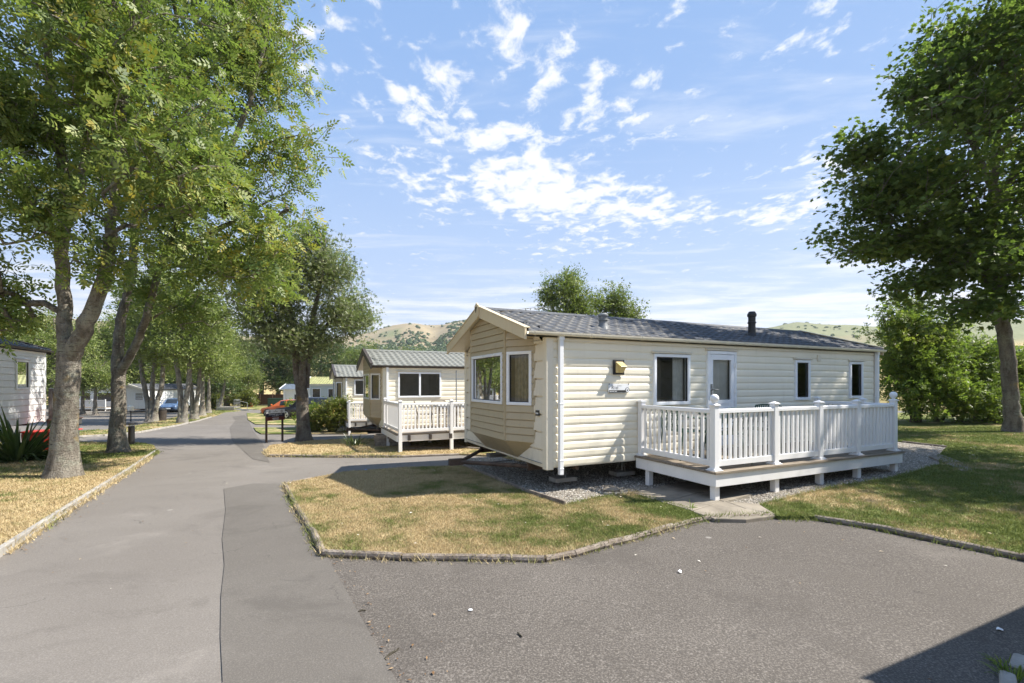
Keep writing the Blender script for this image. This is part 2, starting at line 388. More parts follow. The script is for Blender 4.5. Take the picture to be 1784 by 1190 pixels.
def blademat(name):
    t = NT(name); co = t.co
    big = t.noise(.55, 5, .62, .4); med = t.noise(2.6, 5, .65, .3)
    d = t.math('ADD', t.math('MULTIPLY', big, .75), t.math('MULTIPLY', med, .50))
    sp = t.n('ShaderNodeSeparateXYZ'); t.l(co, sp.inputs[0])
    gr = t.math('ADD', d, t.rng(sp.outputs[0], 3.2, 6.0, 0, .04))
    u = t.math('ADD', t.math('MULTIPLY', sp.outputs[0], .55), t.math('MULTIPLY', sp.outputs[1], -.02))
    gr = t.math('ADD', gr, t.rng(u, -1.6, 1.4, -.07, .08))
    gr = t.math('ADD', gr, t.rng(sp.outputs[0], -7.5, -10, 0, .12)); a = t.attr('tint')
    g = t.rng(t.math('ADD', gr, t.math('MULTIPLY', t.math('SUBTRACT', a, .5), .16)), .57, .73)
    straw = t.mix(a, (.36, .27, .14), (.63, .515, .31)); green = t.mix(a, (.09, .13, .03), (.23, .26, .075))
    c = t.mix(g, straw, green)
    p = t.bsdf(c, .7, spec=.2); tr = t.n('ShaderNodeBsdfTranslucent'); t.l(c, tr.inputs[0])
    m = t.n('ShaderNodeMixShader'); m.inputs[0].default_value = .3; t.l(p, m.inputs[1]); t.l(tr.outputs[0], m.inputs[2])
    return t.done(m.outputs[0])
def asphalt(name, a, b, grain=.5, stone=(.33, .31, .28), scale=1.):
    t = NT(name)
    big = t.noise(.35, 5, .6, .3); med = t.noise(1.7, 5, .65); fine = t.noise(110*scale, 3, .75); st = t.voro(190*scale, out=1)
    c = t.mix(t.rng(big, .3, .7), a, b)
    c = t.mix(t.math('MULTIPLY', t.rng(med, .5, .8), .25), c, tuple(x*.7 for x in a))
    c = t.mix(t.rng(fine, .42, .62, grain, 0), c, tuple(x*.35 for x in a))
    c = t.mix(t.rng(fine, .58, .75, 0, grain), c, stone)
    # small pale stains and chewing-gum spots
    gum = t.voro(1.3, 'F1'); c = t.mix(t.rng(gum, .035, .05, .5, 0), c, (.36, .34, .31))
    oil = t.voro(.55, 'F1'); c = t.mix(t.math('MULTIPLY', t.rng(oil, .06, .24, .30, 0), t.rng(med, .35, .6)), c, (.06, .055, .05))
    blot = t.noise(.9, 6, .7, .8, loc=(7, 3, 0)); c = t.mix(t.math('MULTIPLY', t.rng(blot, .52, .68), .42), c, tuple(x*.55 for x in a))
    pale = t.noise(.6, 5, .65, .5, loc=(1, 9, 0)); c = t.mix(t.math('MULTIPLY', t.rng(pale, .58, .72), .22), c, tuple(min(1, x*1.5) for x in b))
    # fine cracks
    cr = t.voro(.33, 'DISTANCE_TO_EDGE'); wob = t.noise(1.2, 4, .7)
    n = t.n('ShaderNodeTexVoronoi', feature='DISTANCE_TO_EDGE')
    ad = t.n('ShaderNodeVectorMath', operation='ADD'); t.l(t.co, ad.inputs[0])
    nn = t.n('ShaderNodeTexNoise'); t.l(t.co, nn.inputs['Vector']); nn.inputs['Scale'].default_value = 2.2; nn.inputs['Detail'].default_value = 5
    t.l(nn.outputs[1], ad.inputs[1]); t.l(ad.outputs[0], n.inputs['Vector']); n.inputs['Scale'].default_value = .30
    crack = t.math('MULTIPLY', t.rng(n.outputs[0], .0008, .0032, 1, 0), t.rng(wob, .50, .60))
    c = t.mix(t.math('MULTIPLY', crack, .5), c, (.03, .028, .026))
    h = t.math('ADD', fine, t.math('MULTIPLY', st, .4))
    return t.done(t.bsdf(c, .85, spec=.3, normal=t.bump(h, .5*min(1, grain*1.6), .006)))
def gravelmat(name):
    t = NT(name); c0 = t.voro(52, out=1); d = t.voro(52)
    s = t.n('ShaderNodeSeparateColor'); t.l(c0, s.inputs[0])
    c = t.ramp(s.outputs[0], [(0, (.18, .155, .125)), (.4, (.34, .305, .255)), (.75, (.47, .43, .37)), (1, (.60, .57, .51))])
    c = t.mix(t.rng(d, .35, .75, 0, .8), c, (.06, .05, .04))
    h = t.math('SUBTRACT', 1., d)
    return t.done(t.bsdf(c, .9, spec=.2, normal=t.bump(h, 1., .02)))
def terrainmat(name):
    t = NT(name); sp = t.n('ShaderNodeSeparateXYZ'); t.l(t.co, sp.inputs[0])
    big = t.noise(.004, 6, .6, .4); med = t.noise(.02, 6, .65, .3); fine = t.noise(.25, 5, .65)
    dry = t.mix(t.rng(med, .3, .7), (.235, .19, .12), (.32, .265, .17)); grn = t.mix(t.rng(fine, .3, .7), (.15, .165, .085), (.225, .23, .125))
    rgt = t.rng(sp.outputs[0], 120, 420, -.16, .10)
    c = t.mix(t.rng(t.math('ADD', big, rgt), .46, .58), dry, grn)
    # hay fields low on the slope, with straight hedged edges
    vv = t.n('ShaderNodeTexVoronoi', feature='F1', distance='CHEBYCHEV'); t.l(t.co, vv.inputs['Vector']); vv.inputs['Scale'].default_value = .0052
    s2 = t.n('ShaderNodeSeparateColor'); t.l(vv.outputs[1], s2.inputs[0])
    fld = t.ramp(s2.outputs[0], [(0, (.38, .28, .13)), (.45, (.46, .36, .18)), (.55, (.20, .21, .075)), (1, (.33, .27, .12))])
    c = t.mix(t.rng(sp.outputs[2], 26, 40, 1, 0), c, fld)
    near = t.rng(sp.outputs[1], 90, 60)
    c = t.mix(near, c, t.mix(t.rng(t.noise(.5, 5, .6), .4, .65), (.30, .22, .10), (.13, .14, .05)))
    return t.done(t.bsdf(c, .95, spec=.1))
M['lawn'] = lawnmat('dry_lawn'); M['blade'] = blademat('grass_blade')
M['road'] = asphalt('worn_road_asphalt', (.178, .160, .142), (.219, .199, .178), .36)
M['patch'] = asphalt('road_repair_asphalt', (.129, .116, .102), (.156, .142, .126), .32)
M['apron'] = asphalt('coarse_drive_asphalt', (.128, .112, .097), (.178, .158, .139), .70, scale=.75)
M['gravel'] = gravelmat('pale_gravel'); M['terrain'] = terrainmat('hill_grass')
t = NT('paving_slab'); n = t.noise(2.2, 6, .65); n2 = t.noise(70, 3, .6)
M['slab'] = t.done(t.bsdf(t.mix(t.rng(n, .3, .7), (.16, .14, .112), (.29, .255, .205)), .9, spec=.2, normal=t.bump(n2, .4, .005)))
M['kerb'] = simple('concrete_kerb', (.34, .32, .29), .9, .25, 5, .5, 60)

# ------------------------------------------------------------------ terrain, road and lawns
CREST = np.array([(-2000, 540), (-300, 540), (0, 541), (60, 549), (180, 561), (420, 586), (560, 592), (640, 582), (690, 571), (720, 567.5), (745, 569), (765, 567.5), (800, 562), (840, 559), (900, 572), (1000, 588), (1200, 592), (1310, 580),
                  (1345, 571), (1390, 566), (1440, 569), (1520, 577), (1620, 572), (1800, 560), (2600, 560)], float)
def hills(x, y):
    """Chalk downs round the site: the crest line rises and falls round the compass."""
    x = np.asarray(x, float); y = np.asarray(y, float); r = np.hypot(x, y); yy = np.maximum(y, r*.25)
    px = 892+F*x/yy; el = np.interp(px, CREST[:, 0], 668-CREST[:, 1])/F*np.cos(np.arctan2(x, yy)); crest = el*950
    h = 14*sstep(130, 360, r)+(crest-14)*(.35*sstep(330, 620, r)+.65*sstep(480, 950, r))
    th = np.arctan2(x, yy)
    h += sstep(380, 560, r)*(1-sstep(780, 930, r))*(4.*np.sin(x*.013+1)*np.sin(y*.013)+2.2*np.sin(x*.031+y*.017))
    h -= 9*np.exp(-((th+.17)/.02)**2)*sstep(480, 640, r)*(1-sstep(760, 900, r))     # a combe in the spur
    h += 1.2*sstep(500, 800, r)*(1-sstep(880, 940, r))*np.sin(x*.07-y*.05)
    return h*(1-.12*sstep(1000, 1800, r))
def build_terrain():
    ys = np.concatenate([np.arange(-420, -30, 30), np.arange(-30, 100, 2.5), np.arange(100, 340, 12), np.arange(340, 1300, 18), np.arange(1300, 3300, 130)])
    u = np.linspace(-1, 1, 150); xs = np.sign(u)*(np.abs(u)*130 + 2900*np.abs(u)**4.2)
    X, Y = np.meshgrid(xs, ys); Z = gz(X, Y) - .06 + hills(X, Y)
    V = np.stack([X, Y, Z], -1).reshape(-1, 3); nx = len(xs); ny = len(ys)
    i = (np.arange(ny-1)[:, None]*nx + np.arange(nx-1)[None]).ravel()
    F_ = np.stack([i, i+1, i+nx+1, i+nx], -1)
    me = bpy.data.meshes.new('terrain'); me.from_pydata(V.tolist(), [], F_.tolist()); me.polygons.foreach_set('use_smooth', [True]*len(F_))
    tag(link('terrain', me, M['terrain']), kind='structure')
build_terrain()
def sheet(name, pts, off, mat, cell=1., skirt=0.):
    bm = bmesh.new(); bm.faces.new([bm.verts.new((x, y, 0)) for x, y in pts])
    xs = [p[0] for p in pts]; ys = [p[1] for p in pts]
    def cut(co, no): bmesh.ops.bisect_plane(bm, geom=bm.verts[:]+bm.edges[:]+bm.faces[:], plane_co=co, plane_no=no)
    a = math.floor(min(xs)/cell)*cell
    while a < max(xs): cut((a, 0, 0), (1, 0, 0)); a += cell
    a = math.floor(min(ys)/cell)*cell
    while a < max(ys): cut((0, a, 0), (0, 1, 0)); a += cell
    bmesh.ops.triangulate(bm, faces=[f for f in bm.faces if len(f.verts) > 4])
    bmesh.ops.recalc_face_normals(bm, faces=bm.faces)
    if sum(f.normal.z for f in bm.faces) < 0: bmesh.ops.reverse_faces(bm, faces=bm.faces)
    for v in bm.verts: v.co.z = float(gz(v.co.x, v.co.y)) + off
    if skirt:
        ed = [e for e in bm.edges if e.is_boundary]; r = bmesh.ops.extrude_edge_only(bm, edges=ed)
        for v in r['geom']:
            if isinstance(v, bmesh.types.BMVert): v.co.z -= skirt
    me = bpy.data.meshes.new(name); bm.to_mesh(me); bm.free(); me.polygons.foreach_set('use_smooth', [False]*len(me.polygons))
    return tag(link(name, me, mat), kind='structure')
# one asphalt sheet lies under everything near; lawns and gravel sit on it as raised beds
sheet('road', [(-60, -4), (24, -4), (24, 22), (6, 60), (-70, 60), (-70, 20)], 0, M['road'], .5)
sheet('drive', GP([(690, 1190), (571, 974), (520, 890), (496, 846)]) + [(2.6, 8.5), (9.5, 8.3), (13, 6), (13, -3.5), (.2, -3.5), (-.75, .9)], .004, M['apron'], .5)
wob = [(388, 1190), (384, 1110), (385, 1040), (391, 985), (387, 940), (393, 890), (390, 852), (440, 843), (495, 843)]
sheet('road_patch', GP(wob) + GP([(524, 896), (572, 974), (634, 1086), (692, 1190)]) + [(-.8, .9), (-1.3, .9)], .007, M['patch'], .5)
sheet('road_patch', GP([(404, 768), (400, 745), (410, 733), (405, 726), (426, 723), (434, 735), (442, 752), (458, 772), (462, 790), (470, 806), (440, 800)]), .006, M['patch'], .5)
lawnA = GP([(497, 847), (522, 894), (546, 932), (563, 969), (700, 976), (850, 977), (950, 979), (1000, 970), (1050, 955), (1110, 939), (1170, 921), (1222, 908)]) \
    + GP([(1195, 889), (1112, 863), (1040, 872), (985, 886), (915, 862), (860, 838), (805, 815)]) + GP([(700, 818), (600, 826), (540, 838)])
lawnB = GP([(1327, 886), (1355, 906), (1420, 906), (1520, 922), (1640, 947), (1784, 977)]) + [(12, 4.6), (19, 7), (27, 14), (27, 24), (9, 24)] + GP([(1572, 772), (1650, 781), (1632, 800), (1640, 815), (1560, 838), (1480, 850), (1400, 866)])
lawnC = GP([(462, 787), (470, 796), (560, 797), (640, 797), (700, 797), (800, 793), (870, 797), (905, 806)]) + [(2.5, 10.5)] + GP([(760, 764), (700, 766), (600, 767), (540, 770), (470, 778)])
lawnD = [(-7.5, -1), (-9, 1)] + [(-16, 1.5), (-22, 12), (-20, 16.5)] + GP([(60, 778), (150, 772), (240, 773), (268, 778), (273, 788), (224, 822), (152, 868), (80, 915), (0, 968), (-90, 1030), (-240, 1135)])
lawnE = GP([(100, 764), (180, 760), (245, 754), (310, 742), (345, 734), (368, 727), (390, 719), (420, 716)]) + GP([(392, 713), (345, 716), (300, 729), (245, 741), (200, 749), (140, 752)])
lawnF = GP([(455, 757), (560, 757), (640, 757)]) + GP([(640, 748), (560, 746), (442, 746), (446, 752)])
lawnG = GP([(432, 732), (445, 740), (560, 742), (560, 722), (470, 721), (430, 720)])
lawnH = GP([(340, 713), (425, 713), (470, 715), (520, 717), (520, 709), (440, 707.5), (380, 707)])
LAWNS = [lawnA, lawnB, lawnC, lawnD, lawnE, lawnF, lawnG, lawnH]
for L_ in LAWNS: sheet('lawn', L_, .045, M['lawn'], 1., .12)
gravelA = GP([(805, 815), (860, 838), (915, 862), (985, 886), (1040, 872), (1112, 863), (1195, 889), (1222, 908)][:6]) + GP([(1180, 880), (1327, 884), (1400, 866), (1480, 850), (1560, 838), (1640, 815), (1632, 800), (1650, 781), (1572, 772)]) + [(8.6, 15.0), (-1.2, 11.2)]
sheet('gravel', gravelA, .020, M['gravel'], 1.)
# timber log edging and concrete kerbs
def edging(pts, rad=.034, lift=.028, seg=1.7, seed=0, name='kerb', mat='timber'):
    rnd = random.Random(seed); mb = MB()
    for (x0, y0), (x1, y1) in zip(pts, pts[1:]):
        d = math.hypot(x1-x0, y1-y0); n = max(1, round(d/seg))
        for i in range(n):
            a, b = (i+.006)/n, (i+.994)/n; P = []
            r = rad*rnd.uniform(.9, 1.08); dz = rnd.uniform(-.008, .008)
            for k in range(5):
                t_ = a+(b-a)*k/4; x, y = x0+(x1-x0)*t_, y0+(y1-y0)*t_
                P.append((x+rnd.uniform(-.005, .005), y+rnd.uniform(-.005, .005), float(gz(x, y))+lift+dz+rnd.uniform(-.004, .004)))
            mb.tube(P, [r*rnd.uniform(.94, 1.05) for _ in P], 9)
    return tag(mb.build(name, M[mat], smooth=False), kind='structure')
edging(GP([(497, 847), (522, 894), (546, 932), (563, 969), (700, 976), (850, 977), (950, 979), (1000, 970), (1050, 955), (1110, 939), (1170, 921), (1222, 908), (1345, 903)]), seed=1)
edging(GP([(497, 847), (540, 838), (600, 826), (700, 818), (805, 813), (900, 803)]), .03, .025, 2.2, 2)
edging(GP([(1420, 906), (1520, 922), (1640, 947), (1784, 977), (1900, 1003)]), .034, .03, 1.6, 3)
edging(GP([(462, 787), (470, 796), (560, 797), (640, 797), (700, 797), (800, 793)]), .034, .03, 1.8, 4)
edging(GP([(700, 786), (800, 783), (870, 788), (905, 800)]), .05, .05, 2.2, 14)
edging(GP([(1572, 772), (1650, 781)]), .03, .03, 2, 6)
def board(pts, th=.03, h=.11, name='kerb', mat='kerb', lift=-.02):
    mb = MB()
    for (x0, y0), (x1, y1) in zip(pts, pts[1:]):
        d = Vector((x1-x0, y1-y0)); L_ = d.length; d /= L_; n = Vector((-d.y, d.x)); k = max(1, int(L_/1.0))
        for i in range(k):
            a = Vector((x0, y0))+d*(L_*(i+.004)/k); b = Vector((x0, y0))+d*(L_*(i+.996)/k); za = float(gz(*a))+lift; zb = float(gz(*b))+lift; w = n*th/2
            c = [(*(a-w), za), (*(b-w), zb), (*(b+w), zb), (*(a+w), za)]; m = len(mb.v)
            mb.v += c + [(p[0], p[1], p[2]+h) for p in c]
            for q in ((0, 3, 2, 1), (4, 5, 6, 7), (0, 1, 5, 4), (1, 2, 6, 5), (2, 3, 7, 6), (3, 0, 4, 7)): mb.f.append(tuple(m+j for j in q))
    return tag(mb.build(name, M[mat], bevel=.006), kind='structure')
board(GP([(272, 788), (224, 822), (152, 868), (80, 915), (0, 968), (-90, 1030)]), .05, .10)
board(GP([(100, 764), (180, 760), (245, 754), (310, 742), (345, 734), (368, 727)]), .08, .09)
board(GP([(905, 800), (800, 813), (860, 838), (915, 862), (985, 886)])[1:], .03, .12, mat='timber')
# paving slabs by the deck
def slabs(specs, name='path'):
    rnd = random.Random(5); mb = MB()
    for q in specs:
        p = GP(q); z = [float(gz(*a))+.052+rnd.uniform(-.006, .006) for a in p]
        cx = sum(a[0] for a in p)/4; cy = sum(a[1] for a in p)/4
        p = [(cx+(a[0]-cx)*.985, cy+(a[1]-cy)*.985) for a in p]; m = len(mb.v)
        mb.v += [(p[i][0], p[i][1], z[i]-.07) for i in range(4)] + [(p[i][0], p[i][1], z[i]) for i in range(4)]
        for f in ((0, 3, 2, 1), (4, 5, 6, 7), (0, 1, 5, 4), (1, 2, 6, 5), (2, 3, 7, 6), (3, 0, 4, 7)): mb.f.append(tuple(m+j for j in f))
    return tag(mb.build(name, M['slab'], bevel=.01), kind='structure')
slabs([[(1101, 864), (1155, 882), (1212, 866), (1160, 851)], [(1155, 882), (1205, 897), (1262, 880), (1212, 866)], [(1160, 851), (1212, 866), (1262, 853), (1215, 840)], [(1212, 866), (1262, 880), (1312, 866), (1262, 853)],
       [(1205, 897), (1245, 911), (1300, 893), (1262, 880)], [(1262, 880), (1300, 893), (1352, 904), (1322, 884)], [(1245, 911), (1300, 912), (1352, 904), (1300, 893)]])
slabs([[(1618, 799), (1648, 812), (1672, 808), (1640, 796)], [(1648, 812), (1676, 826), (1700, 823), (1672, 808)]])

# ------------------------------------------------------------------ loose stones, grass blades, fallen leaves
def inside(poly, X, Y):
    c = np.zeros(len(X), bool); n = len(poly)
    for i in range(n):
        x0, y0 = poly[i]; x1, y1 = poly[(i+1) % n]
        if y0 == y1: continue
        k = ((y0 > Y) != (y1 > Y)) & (X < (x1-x0)*(Y-y0)/(y1-y0)+x0); c ^= k
    return c
def scatter(poly, n, rng, bias=0., ymax=None):
    xs = [p[0] for p in poly]; ys = [p[1] for p in poly]; out = []
    got = 0
    while got < n:
        X = rng.uniform(min(xs), max(xs), n*2); Y = rng.uniform(min(ys), max(ys), n*2)
        k = inside(poly, X, Y) & (Y > .5) & (np.abs(X) < 1.2*Y+1)
        if ymax: k &= Y < ymax
        if bias: k &= rng.random(len(X)) < (3./np.maximum(np.hypot(X, Y), 3.))**bias
        out.append(np.stack([X[k], Y[k]], -1)); got += int(k.sum())
        if not k.any(): break
    return np.concatenate(out)[:n]
def grass():
    rng = np.random.default_rng(3); Vs = []; T = []
    for poly, n, hgt, ymax in ((lawnA, 170000, .026, None), (lawnB, 120000, .032, 16), (lawnC, 34000, .035, None), (lawnD, 80000, .034, 16), (lawnE, 8000, .06, None)):
        p = scatter(poly, n, rng, 1.3, ymax); n = len(p)
        # tufts: part of the blades gather round seeds
        seeds = p[rng.integers(0, n, n//14)]; k = rng.random(n) < .55
        q = seeds[rng.integers(0, len(seeds), n)] + rng.normal(0, .035, (n, 2)); p = np.where(k[:, None], q, p)
        ok = inside(poly, p[:, 0], p[:, 1]); p = p[ok]; k = k[ok]; n = len(p)
        d = np.hypot(p[:, 0], p[:, 1]); h = hgt*rng.uniform(.4, 1.25, n)*np.where(k, 1.15, .9); w = (.0016+.00042*d)*rng.uniform(.7, 1.4, n)
        a = rng.uniform(0, 2*math.pi, n); la = rng.uniform(0, 2*math.pi, n); le = h*rng.uniform(.2, 1.1, n)
        z = gz(p[:, 0], p[:, 1])+.043
        b = np.stack([p[:, 0], p[:, 1], z], -1); s = np.stack([np.cos(a)*w, np.sin(a)*w, 0*w], -1); t = np.stack([np.cos(la)*le, np.sin(la)*le, h], -1)
        Vs.append(np.stack([b-s, b+s, b+t], 1).reshape(-1, 3)); T.append(rng.random(n))
    me = np_mesh('grass', np.concatenate(Vs), 3, tint=np.concatenate(T))
    tag(link('grass', me, M['blade']), kind='stuff')
    # ragged tufts spilling over the edging
    Vs = []; T = []
    lines = [GP([(497, 847), (522, 894), (546, 932), (563, 969), (700, 976), (850, 977), (950, 979), (1050, 955), (1110, 939), (1222, 908), (1345, 903)]), GP([(1350, 905), (1420, 906), (1520, 922), (1640, 947), (1784, 977)]),
             GP([(272, 788), (224, 822), (152, 868), (80, 915), (0, 968)]), GP([(462, 787), (470, 796), (560, 797), (700, 797)]), GP([(1327, 886), (1400, 866), (1480, 850), (1560, 838), (1640, 815)]), GP([(1112, 863), (1040, 872), (985, 886)])]
    for ln in lines:
        for (x0, y0), (x1, y1) in zip(ln, ln[1:]):
            L_ = math.hypot(x1-x0, y1-y0); n = int(L_*600); u = rng.random(n); u += .02*rng.normal(size=n)
            dn = rng.normal(0, .045, n)+.01; nx, ny = -(y1-y0)/L_, (x1-x0)/L_
            x = x0+(x1-x0)*u+nx*dn; y = y0+(y1-y0)*u+ny*dn; d = np.hypot(x, y)
            h = rng.uniform(.02, .095, n)*(rng.random(n)**.5); w = (.0022+.0005*d)*rng.uniform(.7, 1.3, n); a = rng.uniform(0, 6.28, n); la = rng.uniform(0, 6.28, n); le = h*rng.uniform(.3, 1.3, n)
            b = np.stack([x, y, gz(x, y)+.008+.03*(np.abs(dn) < .03)], -1); s = np.stack([np.cos(a)*w, np.sin(a)*w, 0*w], -1); t = np.stack([np.cos(la)*le, np.sin(la)*le, h], -1)
            Vs.append(np.stack([b-s, b+s, b+t], 1).reshape(-1, 3)); T.append(rng.random(n)*.5+.45)
    tag(link('grass', np_mesh('edge_grass', np.concatenate(Vs), 3, tint=np.concatenate(T)), M['blade']), kind='stuff')
grass()
def stonemat():
    t = NT('gravel_stone'); a = t.attr('tint')
    return t.done(t.bsdf(t.ramp(a, [(0, (.15, .125, .10)), (.35, (.33, .295, .245)), (.75, (.48, .44, .375)), (1, (.64, .61, .55))]), .85, spec=.25))
def stones():
    rng = np.random.default_rng(8); p = scatter(gravelA, 21000, rng, 1.6, 13.); n = len(p)
    O = np.array([[1, 0, 0], [0, 1, 0], [-1, 0, 0], [0, -1, 0], [0, 0, 1], [0, 0, -1]], float)
    Fc = np.array([[0, 1, 4], [1, 2, 4], [2, 3, 4], [3, 0, 4]])
    V = O[None]*(.008+.009*rng.random((n, 1, 1)))*rng.uniform(.6, 1.35, (n, 6, 3))*np.array([1, 1, .7])
    a = rng.uniform(0, 6.28, n); c, s = np.cos(a)[:, None], np.sin(a)[:, None]
    X = V[..., 0]*c-V[..., 1]*s; Y = V[..., 0]*s+V[..., 1]*c
    V = np.stack([X+p[:, :1], Y+p[:, 1:], V[..., 2]+(gz(p[:, 0], p[:, 1])+.024)[:, None]], -1)
    tag(link('gravel', np_mesh('gravel', V[:, Fc].reshape(-1, 3), 3, tint=np.repeat(rng.random(n), 4)), stonemat()), kind='stuff')
stones()
def litter():
    t = NT('dead_leaf'); a = t.attr('tint')
    m = t.done(t.bsdf(t.ramp(a, [(0, (.10, .055, .03)), (.4, (.28, .17, .08)), (.7, (.46, .38, .26)), (1, (.74, .71, .64))]), .8, spec=.2))
    rng = np.random.default_rng(12); pts = []; tn = []
    for poly, n, off in ((lawnA, 95, .07), (lawnB, 90, .07), (lawnD, 80, .07), (lawnC, 30, .07)):
        p = scatter(poly, n, rng, .8, 16); pts.append(np.column_stack([p, gz(p[:, 0], p[:, 1])+off])); tn.append(rng.random(n)**.6)
    # drifts along the left kerb and specks on the asphalt
    k = GP([(272, 788), (224, 822), (152, 868), (80, 915), (0, 968)])
    for (x0, y0), (x1, y1) in zip(k, k[1:]):
        n = 60; u = rng.random(n); x = x0+(x1-x0)*u+rng.exponential(.12, n)+.05; y = y0+(y1-y0)*u; pts.append(np.column_stack([x, y, gz(x, y)+.012])); tn.append(rng.random(n)*.55)
    n = 85; x = rng.uniform(-5, 6, n); y = rng.uniform(2., 9, n); pts.append(np.column_stack([x, y, gz(x, y)+.012])); tn.append(rng.random(n))
    e = GP([(571, 974), (634, 1086), (692, 1190)]); n = 26
    for (x0, y0), (x1, y1) in zip(e, e[1:]): u = rng.random(n); x = x0+(x1-x0)*u+rng.exponential(.09, n); y = y0+(y1-y0)*u; pts.append(np.column_stack([x, y, gz(x, y)+.012])); tn.append(rng.random(n)*.6)
    P = np.concatenate(pts); T = np.concatenate(tn); n = len(P)
    size = rng.uniform(.004, .017, n)*(1+.4*(T > .6))*np.where(P[:, 1] > 9, 1.5, 1.); a = rng.uniform(0, 6.28, n)
    ok = ~(inside(lawnA, P[:, 0], P[:, 1]) & (P[:, 2]-gz(P[:, 0], P[:, 1]) < .05)); P, T, size, a = P[ok], T[ok], size[ok], a[ok]; n = len(P)
    q = np.array([[-1, 0, 0], [0, -.45, .25], [1.1, 0, .12], [0, .5, .3]])
    V = q[None]*size[:, None, None]*rng.uniform(.6, 1.3, (n, 4, 3)); c, s = np.cos(a)[:, None], np.sin(a)[:, None]
    V = np.stack([V[..., 0]*c-V[..., 1]*s+P[:, :1], V[..., 0]*s+V[..., 1]*c+P[:, 1:2], V[..., 2]+P[:, 2:]], -1)
    tag(link('fallen_leaves', np_mesh('fallen_leaves', V.reshape(-1, 3), 4, tint=T), m), kind='stuff')
litter()

# ------------------------------------------------------------------ static caravans
def P_side(u, d, z): return (u, -d, z)
def P_end(off):
    return lambda u, d, z: (-d-off, u, z)
def P_plane(a, b):
    """Vertical plane from plan point a to b, outward to the right of a->b seen from above (towards -x for a->b along +y)."""
    a = Vector(a); b = Vector(b); t = (b-a).normalized(); n = Vector((-t.y, t.x))
    return lambda u, d, z: (a.x+t.x*u+n.x*d, a.y+t.y*u+n.y*d, z)
def siding(mb, P, u0, u1, z0, z1, pitch, prof, openings=(), lim=None, zref=None):
    zref = z0 if zref is None else zref
    zs = {z0, z1}
    for o in openings:
        for z in (o[2], o[3]):
            if z0 < z < z1: zs.add(z)
    k = math.floor((z0-zref)/pitch)
    while zref+k*pitch < z1:
        for t, d in prof:
            z = zref+(k+t)*pitch
            if z0 < z < z1: zs.add(z)
        k += 1
    zs = sorted(zs); z_ = [zs[0]]
    for z in zs[1:]:
        if z-z_[-1] > 1e-5: z_.append(z)
    def dep(z, side):
        t = ((z-zref)/pitch) % 1.0
        if side < 0 and t < 1e-4: t = 1.0     # just below a lap
        if side > 0 and t > 1-1e-4: t = 0.0
        for (t0, d0), (t1, d1) in zip(prof, prof[1:]):
            if t0-1e-9 <= t <= t1+1e-9: return d0+(d1-d0)*(t-t0)/max(1e-9, t1-t0)
        return 0.
    for za, zb in zip(z_, z_[1:]):
        da, db = dep(za, 1), dep(zb, -1); zm = .5*(za+zb)
        iv = [(u0, u1)]
        for o in openings:
            if o[2] <= zm <= o[3]:
                nv = []
                for a, b in iv:
                    if o[1] <= a or o[0] >= b: nv.append((a, b)); continue
                    if o[0] > a: nv.append((a, o[0]))
                    if o[1] < b: nv.append((o[1], b))
                iv = nv
        for a, b in iv:
            a0 = a1 = a; b0 = b1 = b
            if lim:
                l0, r0 = lim(za); l1, r1 = lim(zb); a0, b0, a1, b1 = max(a, l0), min(b, r0), max(a, l1), min(b, r1)
                if a0 >= b0: continue
                if a1 > b1: a1 = b1 = .5*(a1+b1)
            mb.quad(P(a0, da, za), P(b0, da, za), P(b1, db, zb), P(a1, db, zb))
        dn = dep(zb, 1)
        if abs(dn-db) > 1e-5 and zb < z1:
            for a, b in iv: mb.quad(P(a, db, zb), P(b, db, zb), P(b, dn, zb), P(a, dn, zb))
CORR = [(0, .0), (.05, .0), (.11, .008), (.28, .0125), (.72, .012), (.90, .006), (.97, .0), (1, .0)]
LAP = [(0, .020), (.05, .021), (.90, .006), (.91, -.012), (1, -.012)]
